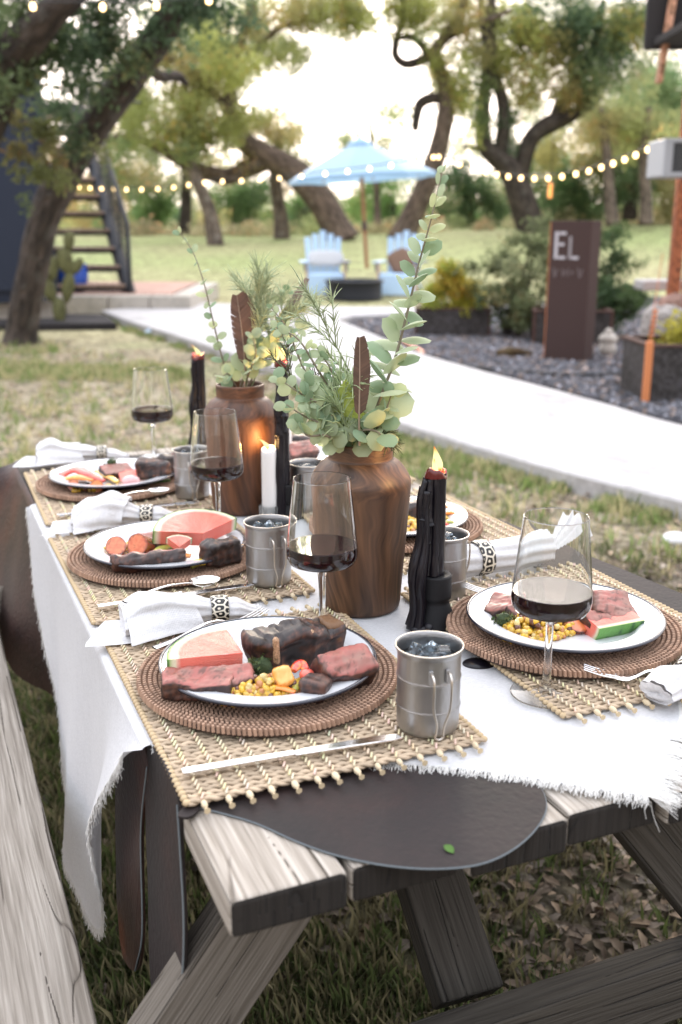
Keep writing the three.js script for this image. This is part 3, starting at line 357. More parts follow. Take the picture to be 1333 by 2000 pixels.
{
  const p = onZ(890, 661, -11.6), a = planter('dark steel planter with a yellow-green plant left of the rusty sign', p.x, -11.9, 0.82, 0.55, 0.3, -0.12);
  shrub('yellow_plant', 'bushy yellow-green plant growing in the steel planter left of the sign', 'plant', [p.x, 0.28, -11.9], [[880, 570, -11.9, 45, 45, 190], [905, 600, -11.8, 35, 25, 80], [850, 590, -11.9, 22, 30, 60], [880, 545, -11.9, 30, 22, 60]], [[0.36, 0.34, 0.045], [0.25, 0.29, 0.05], [0.42, 0.34, 0.05]], 121, 2, 14);
  planter('long dark steel planter standing behind the rusty sign', onZ(1118, 680, -10.9).x, -11.1, 0.8, 0.5, 0.34, -0.08);
  const q = onZ(1100, 640, -11.1);
  shrub('shrub', 'tall loose shrub with pale tips rising left of the sign', 'shrub', [q.x - 0.45, 0.05, -11.6], [[1010, 520, -11.6, 60, 60, 90], [970, 545, -11.6, 60, 45, 60], [1045, 480, -11.7, 50, 40, 50], [1000, 590, -11.4, 60, 40, 110], [1050, 560, -11.5, 40, 60, 90], [960, 600, -11.4, 35, 30, 45], [1030, 620, -11.3, 40, 30, 60], [1060, 455, -11.8, 40, 25, 24]], [[0.16, 0.19, 0.09], [0.22, 0.24, 0.13], [0.1, 0.14, 0.06]], 122, 2, 26);
  shrub('shrub', 'dense dark green shrub spreading right of the sign', 'shrub', [q.x + 0.55, 0.05, -11.6], [[1190, 560, -11.5, 50, 60, 130], [1200, 600, -11.3, 50, 40, 130], [1170, 500, -11.7, 40, 50, 60], [1230, 590, -11.2, 30, 22, 50], [1200, 470, -11.8, 40, 30, 26], [1240, 520, -11.7, 30, 12, 12], [1100, 500, -11.7, 50, 60, 80]], [[0.05, 0.085, 0.035], [0.07, 0.11, 0.04], [0.13, 0.16, 0.06]], 123, 2, 18);
  const pr = onH(1256, 786, 0.03); const P3 = planter('dark steel planter with orange edge beside the stone pile', pr.x + 0.46, pr.z - 0.3, 0.92, 0.6, 0.4, 0.06);
  part('orange_edge', at(box(0.05, 0.44, 0.03, 0.004), -0.475, 0.22, 0.31), mat([0.62, 0.22, 0.08], 0.6), P3);
  shrub('yellow_plant', 'yellow-green grassy plant at the right edge above the orange-edged planter', 'plant', [pr.x + 0.6, 0.36, pr.z - 0.35], [[1335, 660, pr.z - 0.3, 28, 40, 80], [1350, 690, pr.z - 0.3, 40, 24, 60]], [[0.3, 0.28, 0.05], [0.24, 0.26, 0.06]], 124, 2, 12);
}
{ // rusty sign with cut-out letters
  const b = onH(1115, 705, 0.03), top = onZ(1124, 431, b.z).y, t = thing('sign', 'tall rusty brown steel sign reading EL in pale letters', 'sign', [b.x, 0.03, b.z - 0.1], -0.6), W = 0.385, D = 0.25, H = top - 0.03;
  part('panel', at(boxUV(box(W, H, D, 0.006), 'y'), 0, H / 2, 0), mat([0.06, 0.035, 0.031], 0.9, { bumpMap: fineBump, bumpScale: 0.002 }), t);
  part('edge_strip', at(box(0.012, H - 0.02, D - 0.02, 0.003), -W / 2 - 0.007, H / 2, 0), mat([0.5, 0.17, 0.06], 0.6), t);
  const pale = mat([0.52, 0.5, 0.53], 0.6), dim = mat([0.2, 0.165, 0.165], 0.7), z = D / 2 + 0.003, bar = (n, x, y, w, h, m) => part(n, at(box(w, h, 0.006, 0.001), x, y, z), m, t), y0 = H - 0.335;
  const E = -W / 2 + 0.062; bar('letter_stroke', E, y0 + 0.12, 0.03, 0.24, pale); for (const [y, w] of [[0.225, 0.07], [0.128, 0.055], [0.012, 0.07]]) bar('letter_stroke', E + 0.022 + w / 2, y0 + y, w, 0.026, pale);
  bar('letter_stroke', E + 0.135, y0 + 0.1, 0.026, 0.2, mat([0.3, 0.28, 0.29], 0.6)); bar('letter_stroke', E + 0.185, y0 + 0.012, 0.065, 0.026, pale);
  for (const [x, s, h] of [[-0.14, 0.2, 0.09], [-0.115, -0.2, 0.07], [-0.055, 0.12, 0.07], [-0.03, -0.1, 0.05], [0.0, 0, 0.07], [0.035, 0.3, 0.03], [0.04, -0.3, 0.03], [0.1, 0.25, 0.09], [0.125, -0.2, 0.07]]) part('faint_stroke', at(box(0.009, h, 0.005, 0.001), x, y0 - 0.12, z, 0, 0, s), dim, t);
}
{
  const w = onH(1186, 695, 0.03), t = thing('garden_ornament', 'small white two-tier stone ornament on the gravel right of the sign', 'ornament', [w.x, 0.03, w.z]), white = mat([0.7, 0.68, 0.64], 0.8, { map: limeTex });
  part('base', displace(new THREE.SphereGeometry(0.085, 20, 14), (x, y, z) => [x, y * 0.9 + 0.07, z]), white, t); part('top', displace(new THREE.SphereGeometry(0.082, 20, 14), (x, y, z) => [x * (1 + 0.12 * Math.sin(Math.atan2(z, x) * 6)), y * 0.75 + 0.16, z * (1 + 0.12 * Math.sin(Math.atan2(z, x) * 6))]), white, t); part('cap', at(new THREE.SphereGeometry(0.04, 14, 10), 0, 0.225, 0), white, t);
  const l = onH(1005, 697, 0.03); const log = solo('driftwood', displace(sweep([[-0.17, 0.03, 0], [-0.05, 0.045, 0.02], [0.06, 0.035, -0.01], [0.17, 0.03, 0.02]], [0.03, 0.045, 0.04, 0.025], { n: 18, sides: 10, noise: 0.3, seed: 9 }), () => 0), mat([0.2, 0.15, 0.07], 0.9, { map: barkTex }), 'short mossy piece of driftwood lying on the gravel before the sign', 'driftwood', [l.x, 0.03, l.z]);
  const hp = [[880, 712], [960, 720], [1040, 727], [1120, 732], [1190, 731], [1260, 724], [1340, 716]].map(([x, y]) => onH(x, y, 0.05)); solo('garden_hose', sweep(hp, [0.014], { n: 50, sides: 6 }), mat([0.02, 0.02, 0.024], 0.6), 'thin black irrigation hose lying across the gravel', 'hose');
  const cp = [[790, 668], [812, 680], [826, 690], [808, 694], [780, 684]].map(([x, y]) => onH(x, y, 0.07)); solo('copper_pipe', sweep(cp, [0.02], { n: 30, sides: 7 }), mat([0.55, 0.25, 0.17], 0.4, { metalness: 0.5 }), 'bent copper pipe end at the edge of the path by the planter', 'pipe');
  const zc = onH(1262, 714, 0.25).z; const sp = thing('rain_chain', 'hanging orange copper chain of small cups beside the stone pile', 'rain chain', onZ(1264, 712, -7.6)); const cup = lathe([[0.006, 0], [0.012, 0.004], [0.02, 0.022], [0.021, 0.028], [0.018, 0.026], [0.01, 0.006]], 12), cop = mat([0.75, 0.28, 0.12], 0.35, { metalness: 0.6 });
  for (let i = 0; i < 11; i++) { const o = part('cup', cup, cop, sp); o.position.set(0.003 * i, i * 0.037, 0); } part('link_rod', at(new THREE.CylinderGeometry(0.003, 0.003, 0.8, 5), 0.018, 0.4, 0, 0, 0, -0.075), cop, sp);
  // stone pile, right
  const r = rng(77); [[1300, 640, 48, 'large pitted grey boulder on top of the stone pile'], [1325, 690, 40, 'rough grey rock low in the stone pile at the right edge'], [1272, 672, 26, 'smaller brown and grey rock at the left foot of the stone pile'], [1318, 600, 30, 'reddish rock capping the stone pile near the cabin'], [1285, 700, 22, 'small grey rock just behind the orange-edged planter']].forEach(([x, y, s, label], i) => {
    const p = onZ(x, y, -8.15 - 0.1 * (i % 3)), R = s * mPer(-8.2); const g = displace(new THREE.IcosahedronGeometry(R, 5), (a, b, c) => R * (0.9 * (n3(a / R * 1.3 + i * 7, b / R * 1.3, c / R * 1.3, 3) - 0.5) + 0.35 * (n3(a / R * 5, b / R * 5, c / R * 5 + i, 5) - 0.5))); colorBy(g, (a, b, c) => { const k = 0.12 + 0.45 * n3(a / R * 4 + i, b / R * 4, c / R * 4, 9); return i === 3 ? [k * 1.0, k * 0.62, k * 0.5] : [k, k * 0.92, k * 0.86]; });
    solo('rock', g, mat(null, 0.95, { vertexColors: true, bumpMap: fineBump, bumpScale: 0.01 }), label, 'rock', p, r() * 6);
  });
  const pc = onZ(1150, 590, -9.5); const sb = onZ(1290, 556, -9.3); solo('stone_block', boxUV(box(0.4, 0.09, 0.3, 0.02), 'x'), M.path, 'pale stone block behind the stone pile by the cabin post', 'block', [sb.x, sb.y, sb.z]);
  for (const [x, y, s, label] of [[1320, 1060, 0.05, 'white pebble lying in the grass at the right edge of the picture'], [300, 655, 0.09, 'small pale blue stone at the foot of the path kerb'], [340, 662, 0.09, 'white stone lying beside the path kerb on the left']]) { const p = onH(x, y, 0); solo('stone', displace(new THREE.IcosahedronGeometry(s, 3), (a, b, c) => [a * 1.2, b * 0.6 + s * 0.3, c]), mat(label.includes('blue') ? [0.4, 0.5, 0.6] : [0.7, 0.7, 0.72], 0.8), label, 'stone', p); }
}
{ // pot and prickly pear by the terrace
  const p = onZ(128, 519, -14.9), t = thing('plant_pot', 'glazed cobalt blue pot on the terrace under the stairs', 'pot', [p.x, 0.28, -15.3]); part('body', lathe([[0.001, 0], [0.13, 0], [0.2, 0.1], [0.22, 0.25], [0.19, 0.36], [0.21, 0.4], [0.19, 0.4], [0.17, 0.34], [0.001, 0.32]], 28), mat([0.03, 0.09, 0.42], 0.2), t);
  const cz = -13.0, c0 = onZ(118, 630, cz), c = thing('prickly_pear', 'olive prickly pear cactus with flat pads beside the oak trunk', 'cactus', [c0.x, 0.06, cz]), cm = mat([0.14, 0.145, 0.055], 0.7, { map: fine });
  const pad = (x, y, w, h, a, ry = 0) => part('pad', at(displace(new THREE.SphereGeometry(1, 18, 14), (X, Y, Z) => [X * w * (1 + 0.18 * Y), Y * h, Z * 0.03]), x, y, 0, 0, ry, a), cm, c);
  pad(0, 0.13, 0.085, 0.17, 0); pad(-0.11, 0.4, 0.085, 0.17, 0.3, 0.4); pad(0.13, 0.42, 0.09, 0.19, -0.25, -0.3); pad(-0.22, 0.62, 0.075, 0.15, 0.5, 0.3); pad(-0.05, 0.66, 0.08, 0.15, -0.1, 0.5); pad(0.12, 0.74, 0.1, 0.17, 0.15); pad(0.26, 0.68, 0.06, 0.12, -0.6); pad(-0.12, 0.88, 0.08, 0.14, 0.2, 0.3); pad(0.18, 0.98, 0.07, 0.12, -0.2);
}
// ------------------------------------------------------------------ strings of lights
const bulbMat = mat([0.9, 0.7, 0.4], 0.4, { emissive: lin(1, 0.68, 0.3), emissiveIntensity: 5 }), cable = mat([0.015, 0.015, 0.015], 0.6);
function lightString(label, pts, bulbs, size) {
  const t = thing('string_lights', label, 'string lights', [0, 0, 0], 0, 'strings of warm bulbs across the yard'); t.position.copy(onZ(...pts[0])); const P = pts.map((p) => onZ(...p).sub(t.position)), c = new THREE.CatmullRomCurve3(P, false, 'centripetal');
  part('cable', sweep(P, [0.006], { n: 60, sides: 4 }), cable, t); const g = lathe(smoothProfile([[0.001, -0.075], [0.018, -0.07], [0.026, -0.05], [0.022, -0.028], [0.013, -0.012]], 14), 12), s = at(new THREE.CylinderGeometry(0.013, 0.013, 0.03, 8), 0, -0.004, 0);
  for (const [u, k] of bulbs) { const p = c.getPointAt(clamp(u)), b = part('bulb', g, bulbMat, t); b.position.copy(p); b.scale.setScalar(size * k); b.castShadow = false; const q = part('socket', s, cable, b); }
}
const evenly = (n, a = 0.01, b = 0.99) => Array.from({ length: n }, (_, i) => [a + (b - a) * i / (n - 1), 1]);
lightString('left string of warm bulbs dipping behind the parasol from the stairs to the slender oak', [[150, 362, -17], [250, 366, -16], [330, 363, -15.5], [400, 352, -15], [480, 348, -14.6], [560, 342, -14.2], [640, 334, -14], [740, 322, -13.6], [856, 300, -13]], evenly(21), 0.72);
lightString('right string of warm bulbs sagging from the slender oak to the cabin', [[854, 300, -13], [890, 313, -12.6], [940, 328, -12.2], [1000, 340, -11.6], [1070, 342, -11], [1140, 330, -10.4], [1200, 312, -9.8], [1255, 290, -9.2], [1296, 268, -8.8]], evenly(19), 0.72);
lightString('string of orange bulbs high in the near oak at the top left', [[-60, -10, -8], [50, 2, -8.2], [180, 4, -8.4], [285, 3, -8.6], [393, -6, -8.8], [500, -30, -9]], [[0.2, 1], [0.43, 1], [0.62, 1], [0.815, 1]], 0.8);
{ const p = onZ(1075, 372, -14), t = thing('hanging_lantern', 'small orange hanging lantern between the forked oak and the sign', 'lantern', p); part('body', at(box(0.045, 0.19, 0.045, 0.01), 0, 0, 0), mat([0.8, 0.35, 0.1], 0.4, { emissive: lin(1, 0.35, 0.08), emissiveIntensity: 0.8 }), t); part('hook', at(new THREE.CylinderGeometry(0.004, 0.004, 1.2, 5), 0, 0.7, 0), cable, t); part('cap', at(new THREE.ConeGeometry(0.04, 0.04, 10), 0, 0.115, 0), cable, t); }
// ------------------------------------------------------------------ grass and fallen leaves
{
  const r = rng(31), q = new THREE.Quaternion(), m = new THREE.Matrix4(), c = new THREE.Color(), E = new THREE.Euler();
  const pos = [], nor = []; for (let i = 0; i < 9; i++) { const a = r() * 6.3, b = r() * 0.03, x = Math.cos(a) * b, z = Math.sin(a) * b, w = 0.0016 + r() * 0.001, h = 0.025 + r() * 0.05, lx = (r() - 0.5) * 0.06, lz = (r() - 0.5) * 0.06, s = V3(Math.cos(a * 3), 0, Math.sin(a * 3)).multiplyScalar(w); const A = V3(x, 0, z), B = V3(x + lx * 0.4, h * 0.6, z + lz * 0.4), C = V3(x + lx, h, z + lz); for (const p of [A.clone().sub(s), A.clone().add(s), B.clone().add(s), A.clone().sub(s), B.clone().add(s), B.clone().sub(s), B.clone().sub(s), B.clone().add(s), C]) { pos.push(p.x, p.y, p.z); nor.push(s.z, 0.4, -s.x); } }
  const tuft = new THREE.BufferGeometry(); tuft.setAttribute('position', new THREE.Float32BufferAttribute(pos, 3)); tuft.computeVertexNormals();
  const N = 40000, im = shadowy(new THREE.InstancedMesh(tuft, leafMat([1, 1, 1], 0.3), N)); let k = 0; const pathPx = (x, z) => false;
  for (let t = 0; t < 900000 && k < N - 6000; t++) {
    const far = r() < 0.45, z = far ? -3.6 - r() * 9.6 : 0.2 - r() * 4.2, x = (r() - 0.5) * (2.2 - z * 0.9) - (far ? 0.6 : 0); const n = fbm(x * 0.9, z * 0.9, 21, 4), green = sstep(0.5, 0.7, n); if (r() > 0.07 + 0.75 * green) continue;
    if (far && x > 0.2 && z < -4.2 - Math.max(0, 1.9 - x) * 1.3 && x > -0.2) { if (z < lerp(-4.2, -6.6, clamp((1.7 - x) / 1.4))) continue; } if (z < -10.6 && x > -2.9) continue; if (z < -7 && x > 0.1 - (z + 7) * -0.75) continue; 
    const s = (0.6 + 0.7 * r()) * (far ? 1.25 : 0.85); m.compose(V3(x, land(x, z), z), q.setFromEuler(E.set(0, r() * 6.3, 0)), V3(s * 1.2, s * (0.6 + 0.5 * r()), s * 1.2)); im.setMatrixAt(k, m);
    const dry = r() > 0.42, b = 0.75 + 0.5 * r(); const near = far ? 1.1 : 0.45; c.setRGB(near * (dry ? 0.42 : 0.19) * b, near * (dry ? 0.38 : 0.25) * b, near * (dry ? 0.21 : 0.085) * b); im.setColorAt(k++, c);  // close tufts get a darker tint, standing in for the table's shade
  }
  for (let t = 0; t < 6000; t++) { // tufts that lean over the edge of the path
    const f = Math.pow(r(), 0.8) * (PATH_NEAR.length - 4), i = Math.floor(f), A = PATH_NEAR[i], B = PATH_NEAR[i + 1], x = lerp(A[0], B[0], f - i), z = lerp(A[1], B[1], f - i), l = Math.hypot(B[0] - A[0], B[1] - A[1]), o = 0.01 + 0.16 * r() * r(); if (vn(f * 2.2, 3, 8) < 0.55) continue;
    const s = 0.5 + 0.5 * r(); m.compose(V3(x + (B[1] - A[1]) / l * o * (B[0] > A[0] ? -1 : 1), 0, z + Math.abs(B[0] - A[0]) / l * o), q.setFromEuler(E.set(0, r() * 6.3, 0)), V3(s * 1.2, s, s * 1.2)); im.setMatrixAt(k, m); const dry = r() > 0.5, b = 0.75 + 0.5 * r(); c.setRGB((dry ? 0.46 : 0.2) * b, (dry ? 0.42 : 0.28) * b, (dry ? 0.23 : 0.09) * b); im.setColorAt(k++, c);
  }
  im.count = k; im.name = 'grass'; scene.add(im); tag(im, 'thin green and straw grass growing in patches round the table', 'grass', null, 'stuff');
  const lf = grid(2, 5, (u, v) => { const w = Math.pow(Math.sin(PI * clamp(v, 0.02, 0.98)), 0.7) * 0.5 * (1 + 0.18 * Math.sin(v * 19)); return [(u - 0.5) * w, 0.22 * Math.pow((u - 0.5) * 2, 2) * w + 0.1 * Math.sin(v * 3.4), v - 0.5]; }), L = 40000, il = shadowy(new THREE.InstancedMesh(lf, mat([1, 1, 1], 0.85, { side: THREE.DoubleSide }), L)); k = 0;
  for (let t = 0; t < 500000 && k < L; t++) {
    const far = r() < 0.4, z = far ? -3.4 - r() * 8 : 0.2 - r() * 4, x = (r() - 0.5) * (2.4 - z * 0.95); const n = fbm(x * 0.9, z * 0.9, 21, 4); if (r() < sstep(0.48, 0.68, n) * 0.7) continue; if (far && x > 0.1) { if (z < lerp(-4.0, -6.4, clamp((1.7 - x) / 1.4))) continue; } if (z < -10.6 && x > -2.9) continue;
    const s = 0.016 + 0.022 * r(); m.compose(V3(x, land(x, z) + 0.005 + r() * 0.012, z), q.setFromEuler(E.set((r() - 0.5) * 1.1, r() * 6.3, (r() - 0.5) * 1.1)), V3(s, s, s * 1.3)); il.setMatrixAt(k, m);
    const b = (0.45 + 0.9 * r()) * (far ? 1.1 : 0.5); const wm = r(); c.setRGB(lerp(0.30, 0.42, wm) * b, lerp(0.25, 0.3, wm) * b, lerp(0.205, 0.19, wm) * b); il.setColorAt(k++, c);  // leaves close by carry the shade under the table in their colour
  }
  il.count = k; il.name = 'fallen_leaves'; scene.add(il); tag(il, 'dry brown oak leaves scattered over the ground', 'fallen leaves', null, 'stuff');
}
// ------------------------------------------------------------------ the picnic table; table axes: u to the right along its near end, v away along its length
const TH = 22.65 * PI / 180, TO = V3(-0.093, 0, -0.734), TU = V3(Math.cos(TH), 0, -Math.sin(TH)), TV = V3(-Math.sin(TH), 0, -Math.cos(TH)), YT = 0.74;
const tp = (u, v, h = YT) => TO.clone().addScaledVector(TU, u).addScaledVector(TV, v).setY(h);
function uvOf(px, py, h) { const p = onH(px, py, h).sub(TO); return [p.dot(TU), p.dot(TV)]; }
const CRACKS = (() => { const r = rng(17); return Array.from({ length: 26 }, () => ({ u: r(), v: r(), l: 0.05 + 0.22 * r() * r(), w: 0.0014 + 0.0032 * r(), s: r() * 99 })); })();
const crackAt = (u, v) => { let m = 0; for (const c of CRACKS) { let dv = v - c.v; dv -= Math.round(dv); const f = Math.abs(dv) / c.l; if (f > 1) continue; let du = u - c.u - 0.02 * (vn(v * 9 + c.s, c.s, 3) - 0.5) - dv * 0.03; du -= Math.round(du); m = Math.max(m, sstep(1, 0.35, Math.abs(du) / (c.w * (1 - f * f)))); } return m; };
function grainTex(seed, dark, lightC, crack) {
  return tex(512, 1024, (u, v) => {
    const warp = 0.05 * fbm(u * 4, v * 2, seed, 3, 4, 2), kn = 0, g = fbm(u * 56 + warp * 60, v * 3.0, seed + 1, 4, 56, 3), f = fbm(u * 170 + warp * 120, v * 14, seed + 2, 3, 170, 14), big = fbm(u * 5, v * 3, seed + 3, 3, 5, 3), ck = Math.pow(1 - Math.abs(vn(u * 14 + warp * 30, v * 1.5 + 3 * vn(u * 9, v * 2, seed + 8, 9, 2), seed + 5, 14, 2) - 0.5) * 2, 40) * sstep(0.38, 0.5, fbm(u * 5, v * 5, seed + 6, 2, 5, 5));
    let k = clamp(0.66 + 0.6 * (g - 0.5) + 0.9 * (f - 0.5) + 0.35 * (big - 0.5)); k *= 1 - crack * clamp(ck * 1.4); k -= 0.95 * crackAt(u, v); return [lerp(dark[0], lightC[0], k), lerp(dark[1], lightC[1], k), lerp(dark[2], lightC[2], k)].map((q) => Math.max(0.06, q));
  });
}
function grainBump(seed) { return tex(512, 1024, (u, v) => { const warp = 0.05 * fbm(u * 4, v * 2, seed, 3, 4, 2), g = fbm(u * 56 + warp * 60, v * 3.0, seed + 1, 4, 56, 3), f = fbm(u * 170 + warp * 120, v * 14, seed + 2, 3, 170, 14), ck = Math.pow(1 - Math.abs(vn(u * 14 + warp * 30, v * 1.5 + 3 * vn(u * 9, v * 2, seed + 8, 9, 2), seed + 5, 14, 2) - 0.5) * 2, 40) * sstep(0.38, 0.5, fbm(u * 5, v * 5, seed + 6, 2, 5, 5)); return [clamp(0.35 + 0.5 * g + 0.25 * (f - 0.5) - 0.7 * ck - 0.6 * crackAt(u, v))]; }, false); }
const woodA = grainTex(200, [0.47, 0.435, 0.39], [0.76, 0.73, 0.69], 0.8), woodB = grainBump(200);
for (const t of [woodA, woodB]) t.repeat.set(2.6, 0.9);
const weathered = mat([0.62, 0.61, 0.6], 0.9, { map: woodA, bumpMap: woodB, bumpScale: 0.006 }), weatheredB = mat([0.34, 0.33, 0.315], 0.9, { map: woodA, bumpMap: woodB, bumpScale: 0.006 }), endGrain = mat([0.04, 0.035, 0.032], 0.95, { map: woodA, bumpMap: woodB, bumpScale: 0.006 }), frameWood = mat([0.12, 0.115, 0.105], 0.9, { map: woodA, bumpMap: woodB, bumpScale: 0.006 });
function plank(w, h, l, seed, m = weathered) {                            // along z, ends darker, edges worn
  const g = new RoundedBoxGeometry(w, h, l, 3, 0.005).toNonIndexed ? new RoundedBoxGeometry(w, h, l, 3, 0.006) : null; const q = g.index ? g.toNonIndexed() : g; q.clearGroups(); boxUV(q, 'z', seed * 0.31);
  const p = q.attributes.position; for (let i = 0; i < p.count; i++) { const z = p.getZ(i); p.setX(i, p.getX(i) + 0.0025 * (vn(z * 9, seed, 3) - 0.5)); p.setY(i, p.getY(i) + 0.002 * (vn(z * 7, seed + 5, 4) - 0.5)); }
  const n = q.attributes.normal, order = [], ends = []; for (let i = 0; i < p.count; i += 3) (Math.abs(n.getZ(i)) > 0.7 ? ends : order).push(i, i + 1, i + 2); q.setIndex([...order, ...ends]); q.addGroup(0, order.length, 0); q.addGroup(order.length, ends.length, 1); return [q, [m, endGrain]];
}
const TW = 0.79, TL = 1.78;
const table = thing('picnic_table', 'weathered grey wooden picnic table with attached plank benches', 'picnic table', TO, TH);
{
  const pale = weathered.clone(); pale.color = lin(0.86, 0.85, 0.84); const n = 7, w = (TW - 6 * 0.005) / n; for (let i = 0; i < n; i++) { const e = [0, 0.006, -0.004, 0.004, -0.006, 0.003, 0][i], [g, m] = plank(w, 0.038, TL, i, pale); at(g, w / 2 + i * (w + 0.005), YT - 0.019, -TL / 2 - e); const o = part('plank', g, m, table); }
  // A-frames: legs, beam, cleat; benches on the beams
  const leg = (u0, h0, u1, h1, v, name = 'leg', m = frameWood, wd = 0.095, th = 0.042) => { const L = Math.hypot(u1 - u0, h1 - h0), g = boxUV(box(th, wd, L, 0.004, 2), 'z', v); const a = Math.atan2(h1 - h0, u1 - u0); const q = new THREE.Matrix4().makeBasis(V3(0, 0, -1), V3(-Math.sin(a), Math.cos(a), 0), V3(Math.cos(a), Math.sin(a), 0)); q.setPosition((u0 + u1) / 2, (h0 + h1) / 2, -v); return part(name, g.applyMatrix4(q), m, table); };
  for (const v of [0.162, TL - 0.162]) {
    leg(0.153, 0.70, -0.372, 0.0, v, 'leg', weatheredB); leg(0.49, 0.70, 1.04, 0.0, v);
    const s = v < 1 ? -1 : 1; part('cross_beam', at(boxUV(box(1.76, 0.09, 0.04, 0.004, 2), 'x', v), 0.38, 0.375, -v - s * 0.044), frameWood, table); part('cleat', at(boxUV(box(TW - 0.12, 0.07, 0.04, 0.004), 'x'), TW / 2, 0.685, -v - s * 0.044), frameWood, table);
    const b0 = V3(0.345, 0.38, -(v - s * 0.02)), b1 = V3(0.36, 0.69, -(v - s * 0.42)), L = b0.distanceTo(b1), g = boxUV(box(0.085, 0.04, L, 0.004), 'z'); g.lookAt(b1.clone().sub(b0)); part('brace', at(g, ...b0.clone().add(b1).multiplyScalar(0.5).toArray()), frameWood, table);
    const bolt = new THREE.CylinderGeometry(0.009, 0.009, 0.012, 10); for (const x of [0.03, 0.36, 0.73]) part('bolt', at(bolt.clone(), x, 0.375 + (x === 0.36 ? 0.02 : 0), -v - s * 0.066, PI / 2), blackSteel, table);
  }
  for (const [u, k] of [[-0.088 - 0.068, 0], [-0.088 - 0.21, 1], [TW + 0.16, 2], [TW + 0.3, 3]]) { const [g, m] = plank(0.136, 0.036, TL + 0.5, 20 + k * 3); at(g, u, 0.437, -TL / 2); part('bench_plank', g, m, table); }
}
